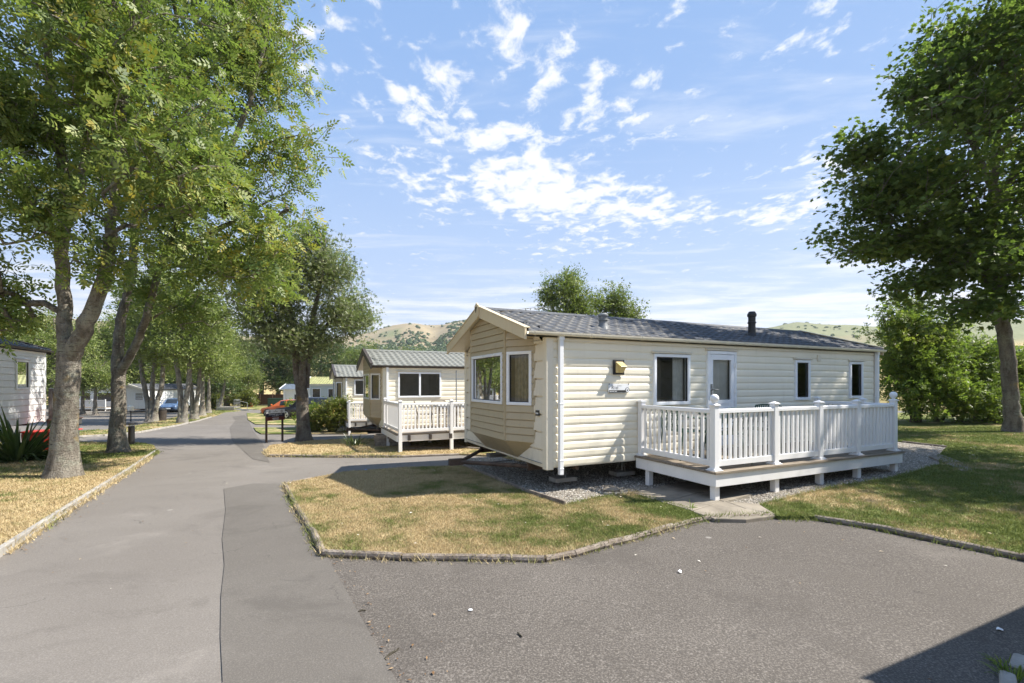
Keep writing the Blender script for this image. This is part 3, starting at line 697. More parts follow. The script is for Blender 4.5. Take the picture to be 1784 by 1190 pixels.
def window(root, P, u0, u1, z0, z1, mull=(), frame='frame', curtain=None, glass='glass', fw=.055, header=None, name='window', d0=-.03, d1=.028):
    f = MB()
    f.box(u0, u1, d0, d1, z0, z0+fw, P); f.box(u0, u1, d0, d1, z1-fw, z1, P)
    f.box(u0, u0+fw, d0, d1, z0+fw, z1-fw, P); f.box(u1-fw, u1, d0, d1, z0+fw, z1-fw, P)
    edges = [u0+fw]
    for m in mull:
        f.box(m-fw*.55, m+fw*.55, d0, d1+.006, z0+fw, z1-fw, P); edges += [m-fw*.55, m+fw*.55]
    edges.append(u1-fw)
    o = f.build(name, M[frame], root, bevel=.006)
    for a, b in zip(edges[::2], edges[1::2]):
        p = MB(); p.quad(P(a-.004, -.006, z0+fw-.004), P(b+.004, -.006, z0+fw-.004), P(b+.004, -.006, z1-fw+.004), P(a-.004, -.006, z1-fw+.004))
        p.build('pane', M[glass], o)
        g = MB(); w = .012
        for q in ((a, b, z0+fw, z0+fw+w), (a, b, z1-fw-w, z1-fw), (a, a+w, z0+fw+w, z1-fw-w), (b-w, b, z0+fw+w, z1-fw-w)): g.box(q[0], q[1], -.02, .004, q[2], q[3], P)
        g.build('gasket', M['black'], o)
    if curtain:
        for (ca, cb, mt) in curtain:
            c = MB(); n = max(12, int((cb-ca)/.012)); rows = []
            for i in range(n+1):
                u = ca+(cb-ca)*i/n; d = -.13+.022*math.sin((u-ca)*95)+.008*math.sin((u-ca)*41); rows.append((u, d))
            for (ua, da), (ub, db) in zip(rows, rows[1:]): c.quad(P(ua, da, z0-.02), P(ub, db, z0-.02), P(ub, db, z1), P(ua, da, z1))
            c.build('curtain', M[mt], o, smooth=True, fix=False)
    if header:
        h = MB(); h.prism([(.0, .0), (.05, .006), (.055, .016), (.0, .045)], u0-.035, u1+.035, lambda u, p: P(u, p[0], z1+.004+p[1])); h.build('drip_cap', M[header], o)
    return o
def tile_roof(mb, root_x0, root_x1, y_e, z_e, y_r, z_r, wave=.20, row=.30, amp=.020, step=.022):
    """One slope of pressed tile sheet from the eave to the ridge."""
    run = math.hypot(y_r-y_e, z_r-z_e); nr = max(1, round(run/row)); nu = int((root_x1-root_x0)/wave*7)
    ty, tz = (y_r-y_e)/run, (z_r-z_e)/run; ny, nz = (-tz, ty) if ty > 0 else (tz, -ty)
    us = np.linspace(root_x0, root_x1, nu+1); pr = (us/wave) % 1.0
    wv = amp*(np.where(pr < .62, np.sin(np.pi*pr/.62), -.35*np.sin(np.pi*(pr-.62)/.38)))
    prev = None
    for r in range(nr):
        for t, h in ((0., step), (.10, step*.98), (1., .0)):
            s = run*(r+t)/nr
            n0 = len(mb.v)
            for u, w in zip(us, wv): mb.v.append((u, y_e+ty*s+ny*(h+w), z_e+tz*s+nz*(h+w)))
            if prev is not None:
                for i in range(nu): mb.f.append((prev+i, prev+i+1, n0+i+1, n0+i))
            else:   # closing lip at the eave
                m0 = len(mb.v)
                for u, w in zip(us, wv): mb.v.append((u, y_e-ny*.012, z_e-nz*.012))
                for i in range(nu): mb.f.append((m0+i, m0+i+1, n0+i+1, n0+i))
            prev = n0
def caravan(label, loc, rz, W=3.66, L=8.57, wall='cream', trim='cream_trim', bay='beige', barge='barge', roof='roof_grey', gut='gutter', zb=.33, windows=(), doors=(), group=None,
            prof=CORR, pitch=.127, detail=2, bay_on=True, fluelist=(), rise=.30, feet=0., glass='glass', vents=(), endwin=True):
    root = empty('static_caravan', loc, rz, label, 'caravan', group)
    eo, go, th = .05, .38, .09                       # eave and gable overhang, roof thickness
    zt = lambda y: 2.375+rise*((y if y <= W/2 else W-y)+eo)
    zu = lambda y: zt(y)-th
    ze = zu(0)
    ops = [w['r'] for w in windows]+[d['r'] for d in doors]
    holes = [(o[0]+.02, o[1]-.02, o[2]+.02, o[3]-.02) for o in ops]
    mb = MB(); siding(mb, P_side, .09, L-.09, zb, ze, pitch, prof, holes, zref=zb)
    mb.build('side_wall', M[wall], root, fix=False)
    mb = MB(); siding(mb, lambda u, d, z: (u, W+d, z), 0, L, zb, ze, pitch, prof); mb.build('back_wall', M[wall], root, fix=False)
    lim = lambda z: ((max(0, (z+th-2.375)/rise-eo), W-max(0, (z+th-2.375)/rise-eo)))
    mb = MB(); siding(mb, lambda u, d, z: (L+d, u, z), 0.05, W-.05, zb, zu(W/2), pitch, prof, lim=lim, zref=zb); mb.build('far_end_wall', M[wall], root, fix=False)
    # corner posts
    for x, y in ((0, 0), (L, 0), (0, W), (L, W)):
        sx, sy = (1 if x == 0 else -1), (1 if y == 0 else -1); c = MB()
        a, b = sorted((x-sx*.024, x+sx*.10)); e, f = sorted((y-sy*.024, y-sy*.001+sy*.002)); c.box(a, b, e, f, zb-.025, ze-.003)
        a, b = sorted((x-sx*.024, x-sx*.001)); e, f = sorted((y-sy*.001, y+sy*.10)); c.box(a, b, e, f, zb-.025, ze-.006)
        c.build('corner_trim', M[trim], root, bevel=.005)
    # bay end
    if bay_on:
        bs = W/3.66; pts = [(0, .385*bs), (-.29, .894*bs), (-.29, 2.49*bs), (0, 3.28*bs)]; bz = .665; zc = zb
        mb = MB(); 
        siding(mb, P_end(0), .10, pts[0][1]+.01, zb, zu(W/2), .27, LAP if detail > 1 else prof, lim=lim, zref=zb); mb.build('end_wall', M[trim], root, fix=False)
        for a_, b_, zz in ((pts[3][1]-.01, W-.10, zu(W/2)), (pts[0][1]+.01, pts[3][1]-.01, bz+.01)):
            mb = MB(); siding(mb, P_end(0), a_, b_, zb, zz, .27, LAP if detail > 1 else prof, lim=lim, zref=zb); mb.build('end_wall', M[trim], root, fix=False)
        fr = 'frame'; wz0, wz1 = 1.22+.03, 2.115
        segs = [(pts[0], pts[1]), (pts[1], pts[2]), (pts[2], pts[3])]
        for i, (a, b) in enumerate(segs):
            P = P_plane(a, b); ln = math.hypot(b[0]-a[0], b[1]-a[1]); mg = .05 if i != 1 else .07
            r = (mg, ln-mg, wz0, wz1)
            m = MB()
            def lm(z, a=a, b=b, ln=ln):
                lo, hi = 0, ln
                zs_ = [(u, zu(a[1]+(b[1]-a[1])*u/ln)) for u in np.linspace(0, ln, 25)]
                ok = [u for u, q in zs_ if q >= z-1e-6]
                return (min(ok), max(ok)) if ok else (1, 0)
            siding(m, P, 0, ln, bz, zu(W/2), .118, LAP, [(r[0]+.02, r[1]-.02, r[2]+.02, r[3]-.02)], lim=lm, zref=bz)
            m.build('bay_panel', M[bay], root, fix=False)
            cur = None
            if detail > 1: cur = [(r[0]+.05, r[0]+.40, 'brown_curtain')] if i == 0 else ([(r[1]-.75, r[1]-.03, 'brown_curtain')] if i == 1 else None)
            window(root, P, *r, curtain=cur, glass=glass, fw=.05, d1=.034)
        for (x, y), w in ((pts[0], .03), (pts[1], .036), (pts[2], .036), (pts[3], .03)):
            c = MB(); s = -.018 if x < 0 else -.014
            c.box(x+s, x+s+.05, y-w, y+w, bz-.004, zu(y)-.006); c.build('bay_post', M[bay], root, bevel=.004)
        # the under-side of the bay slopes back to the floor line
        c = MB(); lo = [(-.004, .97*bs, zc+.01), (-.004, 2.42*bs, zc+.01)]
        A, B, Cc, D = [(p[0]-.003, p[1], bz-.002) for p in pts]
        c.poly([A, B, lo[0]]); c.poly([B, Cc, lo[1], lo[0]]); c.poly([Cc, D, lo[1]]); c.build('bay_skirt', M[bay], root, fix=False)
    else:
        mb = MB(); siding(mb, P_end(0), .10, W-.10, zb, zu(W/2), pitch, prof, lim=lim, zref=zb); mb.build('end_wall', M[wall], root, fix=False)
        if endwin:
            for a, b in ((.35, 1.3), (W-1.3, W-.35)): window(root, P_end(.02), a, b, 1.2, 2.05, glass='dark_glass', fw=.07)
    # soffits, roof, ridge, barges, gutters
    s = MB()
    for y0, y1 in ((-eo, W/2), (W/2, W+eo)):
        s.quad((-go, y0, zu(y0)), (L+.15, y0, zu(y0)), (L+.15, y1, zu(y1)), (-go, y1, zu(y1)))
    s.build('soffit', M[trim], root, fix=False)
    r = MB(); x0, x1 = -go+.025, L+.15
    tile_roof(r, x0, x1, -eo-.03, zt(-eo)-.015, W/2, zt(W/2)); tile_roof(r, x0, x1, W+eo+.03, zt(W+eo)-.015, W/2, zt(W/2))
    ro = r.build('roof', M[roof], root, fix=False); ro.data.polygons.foreach_set('use_smooth', [True]*len(ro.data.polygons))
    g = MB(); zr = zt(W/2); g.prism([(-.13, -.03), (-.05, .022), (.05, .022), (.13, -.03), (.13, -.045), (0, .0), (-.13, -.045)], x0+.02, x1, lambda u, p: (u, W/2+p[0], zr+.028+p[1]))
    g.build('ridge_cap', M[roof], ro)
    bt = .165
    for xa, xb in ((-go-.035, -go), (L+.15, L+.18)):
        for side in (0, 1):
            y0 = -eo-.03 if side == 0 else W+eo+.03; y1 = W/2-.003 if side == 0 else W/2+.003; b = MB()
            c = [(y0, zt(y0)+.035), (y1, zt(W/2)+.055), (y1, zt(W/2)+.055-bt-.03), (y0, zt(y0)+.035-bt)]
            n = len(b.v); b.v += [(xa, *p) for p in c]+[(xb, *p) for p in c]
            for q in ((0, 1, 2, 3), (7, 6, 5, 4), (0, 4, 5, 1), (1, 5, 6, 2), (2, 6, 7, 3), (3, 7, 4, 0)): b.f.append(tuple(n+i for i in q))
            # capping strip over the verge
            c = [(y0-.004, zt(y0)+.037), (y1, zt(W/2)+.057), (y1, zt(W/2)+.074), (y0-.004, zt(y0)+.054)]; xq = (xa-.012, xb+.055) if xa < 0 else (xa-.055, xb+.012)
            n = len(b.v); b.v += [(xq[0], *p) for p in c]+[(xq[1], *p) for p in c]
            for q in ((0, 1, 2, 3), (7, 6, 5, 4), (0, 4, 5, 1), (1, 5, 6, 2), (2, 6, 7, 3), (3, 7, 4, 0)): b.f.append(tuple(n+i for i in q))
            b.build('bargeboard', M[barge], root, bevel=.004)
    if detail > 1:
        k = MB(); y = W/2; k.prism([(-.085, .07), (0, .125), (.085, .07), (.085, -.13), (0, -.19), (-.085, -.13)], -go-.065, -go-.037, lambda u, p: (u, y+p[0], zt(W/2)+p[1])); k.build('gable_block', M[barge], root, bevel=.004)
        k = MB(); k.prism([(-.045, .045), (.05, .045), (.012, -.06)], -go-.072, -go-.066, lambda u, p: (u, y+p[0], zt(W/2)+p[1])); k.build('broken_trim', M['brown_trim'], root)
    for y0, sg in ((-eo-.03, -1), (W+eo+.03, 1)):
        g = MB(); gp = []
        for i in range(9):
            a = math.pi*i/8; gp.append((-.040*math.cos(a), -.052*math.sin(a)))
        gp += [(.034, .0), ]+[(.034*math.cos(math.pi*i/8), -.044*math.sin(math.pi*i/8)) for i in range(1, 8)]+[(-.034, 0.)]
        zg = zt(-eo)-.018; yc = y0+sg*.036
        g.prism(gp, -go+.0, L+.15, lambda u, p: (u, yc+p[0], zg+p[1])); go_ = g.build('gutter', M[gut], root)
        if detail > 1 and sg < 0:
            n = int(L/.95)
            for i in range(n+1):
                x = -go+.12+(L+go-.1)*i/n; b = MB(); bp = [(p[0]*1.14, p[1]*1.12+.001) for p in gp[:9]]; b.prism(bp, x-.022, x+.022, lambda u, p: (u, yc+p[0], zg+p[1])); b.build('gutter_bracket', M[gut], go_)
    fa = MB(); fa.box(.0, L, -.022, -.003, ze-.06, ze-.004); fa.build('fascia', M[trim], root, bevel=.003)
    dp = [.20, L-.06] if detail > 1 else [.1]
    for x in dp:
        d = MB(); d.box(x-.034, x+.034, -.095, -.034, zb-.10 if x < 1 else zb, ze+.03); d.box(x-.045, x+.045, -.105, -.030, ze-.05, ze+.01)
        d.box(x-.037, x+.037, -.098, -.018, zb+.10, zb+.125); d.box(x-.037, x+.037, -.098, -.018, zb+.95, zb+.975); d.box(x-.038, x+.038, -.099, -.032, zb-.02, zb)
        d.build('downpipe', M['white'], root, bevel=.006)
    # windows and doors on the side
    for w in windows:
        rr = w['r']; P = lambda u, d, z: (u, -d-.016, z)
        window(root, P, *rr, mull=w.get('mull', ()), curtain=w.get('curtain'), glass=w.get('glass', glass), header=trim if detail > 0 else None, d0=-.06)
    for d in doors:
        u0, u1, z0, z1 = d['r']; P = lambda u, dd, z: (u, -dd-.016, z); o = MB(); fw = .095
        o.box(u0, u1, -.06, .03, z1-.06, z1, P); o.box(u0, u0+.045, -.06, .03, z0, z1-.06, P); o.box(u1-.045, u1, -.06, .03, z0, z1-.06, P)
        dr = o.build('door', M['frame'], root, bevel=.005)
        a0, a1 = u0+.05, u1-.05; l = MB()
        l.box(a0, a1, -.03, .022, z1-.06-.10, z1-.065, P); l.box(a0, a1, -.03, .022, z0, z0+.14, P)
        l.box(a0, a0+.085, -.03, .022, z0+.14, z1-.16, P); l.box(a1-.085, a1, -.03, .022, z0+.14, z1-.16, P)
        l.box(a0+.085, a1-.085, -.025, .015, z0+.76, z0+.83, P)
        l.box(a0+.085, a1-.085, -.02, .006, z0+.14, z0+.76, P)
        for i in range(3): x = a0+.12+i*(a1-a0-.24)/2; l.box(x-.05, x+.05, .006, .011, z0+.20, z0+.70, P)
        l.build('door_leaf', M['frame'], dr, bevel=.004)
        p = MB(); p.quad(P(a0+.08, -.004, z0+.82), P(a1-.08, -.004, z0+.82), P(a1-.08, -.004, z1-.155), P(a0+.08, -.004, z1-.155)); p.build('pane', M[glass], dr)
        p = MB(); p.quad(P(a0+.06, -.075, z0+.80), P(a1-.06, -.075, z0+.80), P(a1-.06, -.075, z1-.14), P(a0+.06, -.075, z1-.14)); p.build('blind', M['blind'], dr, fix=False)
        h = MB(); h.box(a0+.02, a0+.06, .022, .034, z0+.92, z0+1.12, P); h.tube([P(a0+.04, .03, z0+1.02), P(a0+.04, .075, z0+1.02), P(a0+.15, .08, z0+1.015)], .011, 8); h.build('handle', M['steel'], dr)
        for z in (z0+.35, z0+1.0, z1-.25):
            h = MB(); h.tube([P(u1-.045, .042, z-.045), P(u1-.045, .042, z+.045)], .018, 8); h.box(u1-.075, u1-.012, .022, .036, z-.035, z+.035, P); h.build('hinge', M['white'], dr)
        h = MB(); h.prism([(.0, .0), (.05, .006), (.055, .016), (.0, .045)], u0-.035, u1+.035, lambda u, p: P(u, p[0], z1+.004+p[1])); h.build('drip_cap', M[trim], dr)
    for x, z in vents:
        v = MB(); v.box(x-.055, x+.055, -.035, -.012, z-.065, z+.065)
        for i in range(4): v.box(x-.043, x+.043, -.041, -.0352, z-.05+i*.028, z-.05+i*.028+.012)
        v.build('wall_vent', M[trim], root, bevel=.004)
    for x, y, h, col in fluelist:
        f = MB(); z0 = zt(y)-.03; f.lathe([(.115, 0), (.09, .06), (.075, .11), (.07, h*.55), (.085, h*.56), (.085, h*.6), (.072, h*.62), (.072, h*.8), (.09, h*.82), (.09, h*.9), (.06, h)], (x, y, z0), 18)
        f.build('flue', M[col], root, smooth=False)
    # floor, chassis, inner lining
    u = MB(); u.box(.03, L-.03, .03, W-.03, zb+.02, zb+.05); u.build('floor_underside', M['brown_trim'], root)
    c = MB()
    for y in (.75, W-.75): c.box(.05, L-.1, y-.03, y+.03, zb-.16, zb+.02)
    for i in range(5): x = .6+i*(L-1.2)/4; c.box(x-.025, x+.025, .1, W-.1, zb-.08, zb-.02)
    c.tube([(.1, .75, zb-.10), (-.75, W/2, zb-.13)], .035, 8); c.tube([(.1, W-.75, zb-.10), (-.75, W/2, zb-.13)], .035, 8); c.box(-.95, -.70, W/2-.05, W/2+.05, zb-.18, zb-.07)
    c.build('chassis', M['rust'], root)
    if detail > 1:
        for i, x in enumerate((.55, 1.75, 3.3, 4.9, 6.5, 8.0)):
            for y in (.45, W-.45):
                j = MB(); zz = .03; j.tube([(x, y, zz+.06), (x, y, zb+.02)], .016, 8)
                for a in range(3): j.tube([(x, y, zb-.03), (x+.11*math.cos(a*2.09+.4), y+.11*math.sin(a*2.09+.4), zz+.05)], .007, 6)
                jo = j.build('axle_stand', M['steel'], root)
                b = MB(); b.box(x-.20, x+.20, y-.12, y+.12, zz-.02, zz+.05); b.build('concrete_block', M['concrete'], jo, bevel=.01)
        for y in (.42, W-.42):
            for x in (L*.52, L*.52+.75):
                w_ = MB(); w_.prism([(.24*math.cos(a), .24*math.sin(a)) for a in np.linspace(0, 2*math.pi, 24)[:-1]], y-.08, y+.08, lambda u, p: (x+p[0], u, .26+p[1])); w_.build('wheel', M['rubber'], root, bevel=.02)
    n = MB(); e = .10
    if glass == 'glass':
        n.quad((e, W*.55, zb+.07), (L-e, W*.55, zb+.07), (L-e, W*.55, ze), (e, W*.55, ze)); n.quad((-.05, e, zb+.06), (L-e, e, zb+.06), (L-e, W-e, zb+.06), (-.05, W-e, zb+.06))
        n.quad((-.05, e, ze-.04), (L-e, e, ze-.04), (L-e, W-e, ze-.04), (-.05, W-e, ze-.04))
        for x in (2.3, L*.62): n.quad((x, e, zb+.07), (x, W-e, zb+.07), (x, W-e, ze), (x, e, ze))
        # seats and a worktop seen dimly through the panes
        n.box(.35, 2.2, W*.55-.62, W*.55-.05, zb+.08, zb+.55); n.box(3.7, 4.6, W*.55-.60, W*.55-.02, zb+.08, zb+.95); n.box(3.7, 4.6, W*.55-.35, W*.55-.02, zb+1.4, zb+1.9)
        n.build('interior', M['interior'], root, fix=False)
    return root
# --- the near caravan
C1 = (.5236, 6.88); A1 = R(25.0)
def uz(px, py, c=C1, a=A1):
    k = (px-892)/F; u = (k*c[1]-c[0])/(math.cos(a)-k*math.sin(a)); y = c[1]+math.sin(a)*u
    return u, EYE+(668-py)/F*y
def rect(x0, x1, y0, y1, c=C1, a=A1, dz=0):
    u0, z1 = uz(x0, y0, c, a); u1, _ = uz(x1, y0, c, a); _, z0 = uz(x0, y1, c, a); return (u0, u1, z0-dz, z1-dz)
w1 = rect(1137, 1200, 616, 706); w2 = rect(1383, 1409, 627, 697); w3 = rect(1478, 1501, 630, 694); dr = rect(1230, 1280, 611, 700); dr = (dr[0], dr[1], .47, dr[3])
vu, vz = uz(1425, 624)
f1 = uz(1051, 560)[0]+.35
home = caravan('cream static caravan with charcoal tiled roof and beige bay end, beside the fenced white deck', (*C1, 0), A1,
    windows=[dict(r=w1, curtain=[(w1[1]-.27, w1[1]-.04, 'curtain')]), dict(r=w2), dict(r=w3)], doors=[dict(r=dr)], fluelist=[(1.42, .55, .29, 'lead'), (5.27, .62, .56, 'black')], vents=[(vu, vz)])
def add_home_fittings():
    u0, z1 = uz(1066, 627); u1, z0 = uz(1085, 653); yb = -.022
    b = MB(); b.box(u0, u1, yb-.018, yb, z0, z1); lo = b.build('wall_lamp', M['black'], home, bevel=.004)
    s = MB(); a, c = u0+.045, u1-.03
    n = [(a, yb-.018, z1-.03), (c, yb-.018, z1-.03), (c, yb-.018, z0+.03), (a, yb-.018, z0+.03), (a+.01, yb-.14, z1-.11), (c-.01, yb-.14, z1-.11), (c-.035, yb-.07, z0+.03), (a+.035, yb-.07, z0+.03)]
    s.v += n; s.f += [(0, 1, 5, 4), (4, 5, 6, 7), (3, 2, 6, 7)[::-1], (0, 4, 7, 3), (1, 2, 6, 5)]; s.build('lamp_shade', M['amber'], lo, bevel=.004)
    # name plate with raised black band and a tick in a ring
    u0, zt_ = uz(1058, 668); u1, zb_ = uz(1094, 685); h = .145; zc = .5*(zt_+zb_); z0, z1 = zc-h/2, zc+h/2; w = u1-u0
    pl = MB(); c = .02; pr = [(u0+c, z0), (u1-.02, z0), (u1-.0, z0+.02), (u1, z1-.015), (u1-.015, z1), (u0+c, z1), (u0, z1-c), (u0, z0+c)]
    pl.prism(pr, -.034, -.024, lambda d, p: (p[0], d, p[1])); po = pl.build('name_plate', M['sign_white'], home)
    bnd = MB(); bnd.box(u0+.008, u1-.055, -.0368, -.0342, z0+.006, z0+.044); bnd.build('band', M['ink'], po)
    mx = Matrix.Translation((u0+.055, -.0362, z0+.062)) @ Matrix.Rotation(R(90), 4, 'X'); text_obj('lettering', 'Rio', .086, M['ink'], po, mx)
    mx = Matrix.Translation((u0+.175, -.0362, z1-.035)) @ Matrix.Rotation(R(90), 4, 'X'); text_obj('lettering', 'Premier', .021, M['ink'], po, mx)
    st = MB(); x = u0+.016
    for wd in (.042, .042, .044): st.box(x, x+wd, -.0380, -.0370, z0+.021, z0+.029); x += wd+.008
    st.build('lettering', M['sign_white'], po)
    cx, cz, r_ = u1-.042, z0+.045, .042
    for rr, d, m in ((r_, -.0392, 'ink'), (r_*.80, -.0404, 'sign_white')):
        e = MB(); e.prism([(cx+rr*math.cos(t_), cz+rr*math.sin(t_)) for t_ in np.linspace(0, 2*math.pi, 33)[:-1]], d, d+.003, lambda q, p: (p[0], q, p[1])); e.build('emblem', M[m], po)
    tk = MB(); tk.prism([(cx-.019, cz+.004), (cx-.009, cz+.008), (cx-.003, cz-.002), (cx+.013, cz+.021), (cx+.017, cz+.013), (cx+.003, cz-.018), (cx-.005, cz-.018)], -.0418, -.0406, lambda q, p: (p[0], q, p[1])); tk.build('emblem', M['ink'], po)
    for x in (u0+.012, u1-.012):
        s_ = MB(); s_.lathe([(.009, 0), (.009, .004)], (0, 0, 0), 10); o = s_.build('screw', M['ink'], po); o.matrix_local = Matrix.Translation((x, -.033, z1-.004)) @ Matrix.Rotation(R(90), 4, 'X')
    # maker's plate on the end wall
    q = MB(); q.box(-.034, -.018, .20, .31, 1.10, 1.185); qo = q.build('number_plate', M['ink'], home, bevel=.003)
    q = MB()
    for i in range(5): q.box(-.0365, -.0345, .218+i*.017, .230+i*.017, 1.128, 1.152)
    q.build('lettering', M['sign_white'], qo)
add_home_fittings()

def deck(label, loc, rz, s0, s1, q1, zt, front, left_from=0., right=True, leg_z=None, rail=.83, finials=(), group=None, paint='rail', board='deck', right_posts=(), longlegs=False, qleft=None, boards=True, fascia=.17):
    """Deck in its caravan's own frame: it runs s0..s1 along the wall and q1 outwards (towards -y). front: s of the front posts."""
    root = empty('veranda_deck', loc, rz, label, 'deck', group)
    lz = lambda s, q: (float(gz(loc[0]+math.cos(rz)*s+math.sin(rz)*q, loc[1]+math.sin(rz)*s-math.cos(rz)*q))-loc[2]-.01)
    b = MB(); q = .02; fo_ = .17 if longlegs else 0
    while q < q1+.03-fo_:
        b.box(s0-.045, s1+.045, -min(q+.138, q1+.045-fo_), -q, zt-.03, zt); q += .144
    b.build('deck_boards', M[board], root, bevel=.003)
    fo = .15 if longlegs else 0; f = MB(); f.box(s0-.02, s1+.02, -q1-.02+fo, -q1+.012+fo, zt-.032-fascia, zt-.032); f.box(s0-.02, s0+.012, -q1+.013+fo, -.03, zt-.032-fascia, zt-.032); f.box(s1-.012, s1+.02, -q1+.013+fo, -.03, zt-.032-fascia, zt-.032)
    f.build('fascia', M[paint], root, bevel=.004)
    j = MB()
    for s in np.linspace(s0+.3, s1-.3, 8): j.box(s-.03, s+.03, -q1+.03, -.04, zt-.17, zt-.033)
    j.build('joist', M['brown_trim'], root)
    hw = .044
    for s in front:
        for qq in (q1-.07, .25):
            if longlegs and qq > .3: continue
            l = MB(); l.box(s-hw, s+hw, -qq-hw, -qq+hw, lz(s, qq), zt-.034-(.02 if qq > .3 else 0)); l.build('leg', M[paint], root, bevel=.006)
    def post(s, qq, ball=False, down=False):
        p = MB(); z1 = zt+rail+.045
        p.box(s-hw, s+hw, -qq-hw, -qq+hw, lz(s, qq) if down else zt+.001, z1); p.box(s-hw-.014, s+hw+.014, -qq-hw-.014, -qq+hw+.014, z1, z1+.018)
        n = len(p.v); e = hw+.006; p.v += [(s-e, -qq-e, z1+.018), (s+e, -qq-e, z1+.018), (s+e, -qq+e, z1+.018), (s-e, -qq+e, z1+.018), (s, -qq, z1+.045)]
        p.f += [(n, n+1, n+4), (n+1, n+2, n+4), (n+2, n+3, n+4), (n+3, n, n+4)]
        if not down:
            for i, (h, e) in enumerate(((.012, .036), (.03, .018))): p.box(s-hw-e, s+hw+e, -qq-hw-e, -qq+hw+e, zt+.001+i*.0125, zt+.012+i*.018)
        o = p.build('post', M[paint], root, bevel=.004)
        if ball:
            u = MB(); pr = [(.028, 0), (.022, .012), (.03, .02)]+[(.058*math.sin(a), .072-.058*math.cos(a)) for a in np.linspace(.5, math.pi-.06, 12)]; u.lathe(pr, (s, -qq, z1+.03), 20); u.build('finial', M['white'], o, smooth=True)
    def panel(a, b):
        """Rail panel between plan points a and b (s, q)."""
        a = Vector(a); b = Vector(b); t = (b-a).normalized(); a = a+t*(hw+.002); b = b-t*(hw+.002); ln = (b-a).length; nn = Vector((-t.y, t.x))
        P = lambda u, d, z: (a.x+t.x*u+nn.x*d, -(a.y+t.y*u+nn.y*d), z)
        m = MB(); zr = zt+rail
        m.prism([(-.038, -.055), (.038, -.055), (.038, -.012), (.028, 0), (-.028, 0), (-.038, -.012)], 0, ln, lambda u, p: P(u, p[0], zr+p[1])); m.box(0, ln, -.024, .024, zt+.055, zt+.135, P)
        n = max(2, round(ln/.102)); 
        for i in range(n):
            u = ln*(i+.5)/n; m.box(u-.0215, u+.0215, -.014, .014, zt+.135, zr-.055, P)
        m.build('railing', M[paint], root, bevel=.003)
    fi = -.075
    fr = [(s, q1+fi) for s in front]
    lf = [(front[0], left_from)] if left_from is not None else []
    for s, q in fr: post(s, q, s in finials, longlegs)
    for a, c in zip(fr, fr[1:]): panel(a, c)
    if left_from is not None: post(front[0], left_from, False, False); panel((front[0], left_from), fr[0])
    if qleft: post(front[0], qleft, False, longlegs)
    prev = fr[-1]
    for q in right_posts: post(front[-1], q, False); panel((front[-1], q), prev); prev = (front[-1], q)
    return root
fs = [1.735, 2.95, 4.0, 4.99, 6.09]
deck1 = deck('long white deck with ball topped corner posts in front of the cream caravan', (*C1, 0), A1, 1.67, 6.16, 1.60, .42, fs, left_from=.07, finials=(1.735, 6.09), right_posts=(1.04, .22))
# --- the row beyond
C2 = (-4.07, 14.6)
w = rect(693, 768, 648, 693, C2, A1, -.19); um = uz(731, 660, C2)[0]
car2 = caravan('cream static caravan with grey green roof and brown bay front, second in the row', (*C2, -.19), A1, wall='cream', roof='roof_green', barge='brown_trim', gut='brown_trim', trim='cream', bay='beige',
    windows=[dict(r=w, mull=(um,))], detail=1, pitch=.15)
deck2 = deck('white deck on tall posts with a dining set, before the second caravan', (*C2, -.19), A1, -.06, 4.6, 2.66, .43, [.0, 1.42, 2.8, 4.2], left_from=.25, longlegs=True, qleft=.75)
C3 = (-7.85, 21.5)
w = rect(617, 690, 661, 689, C3, A1, -.45)
car3 = caravan('pale cream static caravan with grey roof, third in the row behind the golden shrub', (*C3, -.45), A1, wall='cream', roof='roof_green', barge='brown_trim', gut='brown_trim', trim='cream', bay='beige', windows=[dict(r=w)], detail=1, pitch=.15)
deck3 = deck('small white deck on tall posts behind the golden shrub', (*C3, -.45), A1, -.06, 3.6, 2.6, .43, [.0, 1.5, 3.], left_from=.25, longlegs=True)
C4 = (pxx(538, 38), 38.)
car4 = caravan('pale grey green caravan with yellow lichen roof behind the black car', (*C4, -.82), R(8), L=8.5, wall='pale_green', trim='white', roof='roof_lime', barge='white', gut='white', bay_on=False, detail=0, prof=LAP, pitch=.2, glass='dark_glass',
    windows=[dict(r=(.25, .95, .95, 2.02)), dict(r=(1.5, 2.45, .95, 2.0)), dict(r=(3.4, 4.2, 1.1, 2.0))])
C5 = (pxx(494, 46), 46.)
car5 = caravan('low pale caravan with blue grey roof beyond the sign board tree', (*C5, -1.35), R(5), L=6, W=3., wall='pale_clad', trim='white', roof='roof_blue', barge='white', gut='white', bay_on=False, detail=0, prof=LAP, pitch=.2, glass='dark_glass', windows=[dict(r=(1.0, 1.7, 1.0, 1.9))])
# --- left side of the road
cl = Vector((-13.5, 13.3)); al = R(115); Ll = 7.2; cr = cl-Ll*Vector((math.cos(al), math.sin(al)))
wl = rect(25, 49, 626, 679, (cr.x, cr.y), al, .19)
car6 = caravan('pale grey caravan end with one curtained window, behind the strap leaved plant', (cr.x, cr.y, .19), al, L=Ll, wall='pale_clad', trim='white', roof='roof_grey', barge='brown_trim', gut='brown_trim', bay_on=False, detail=1, prof=LAP, pitch=.165,
    windows=[dict(r=wl, curtain=[(wl[0]+.05, wl[0]+.32, 'curtain')])], endwin=False)
C7 = (pxx(256, 49), 49.)
car7 = caravan('cream caravan with grey gable end and two front windows beside the blue car', (*C7, -1.42), R(88), L=8, wall='pale_clad', trim='cream', roof='roof_grey', barge='cream_trim', gut='brown_trim', bay_on=False, detail=0, prof=LAP, pitch=.2, glass='dark_glass')
C8 = (pxx(128, 54), 54.)
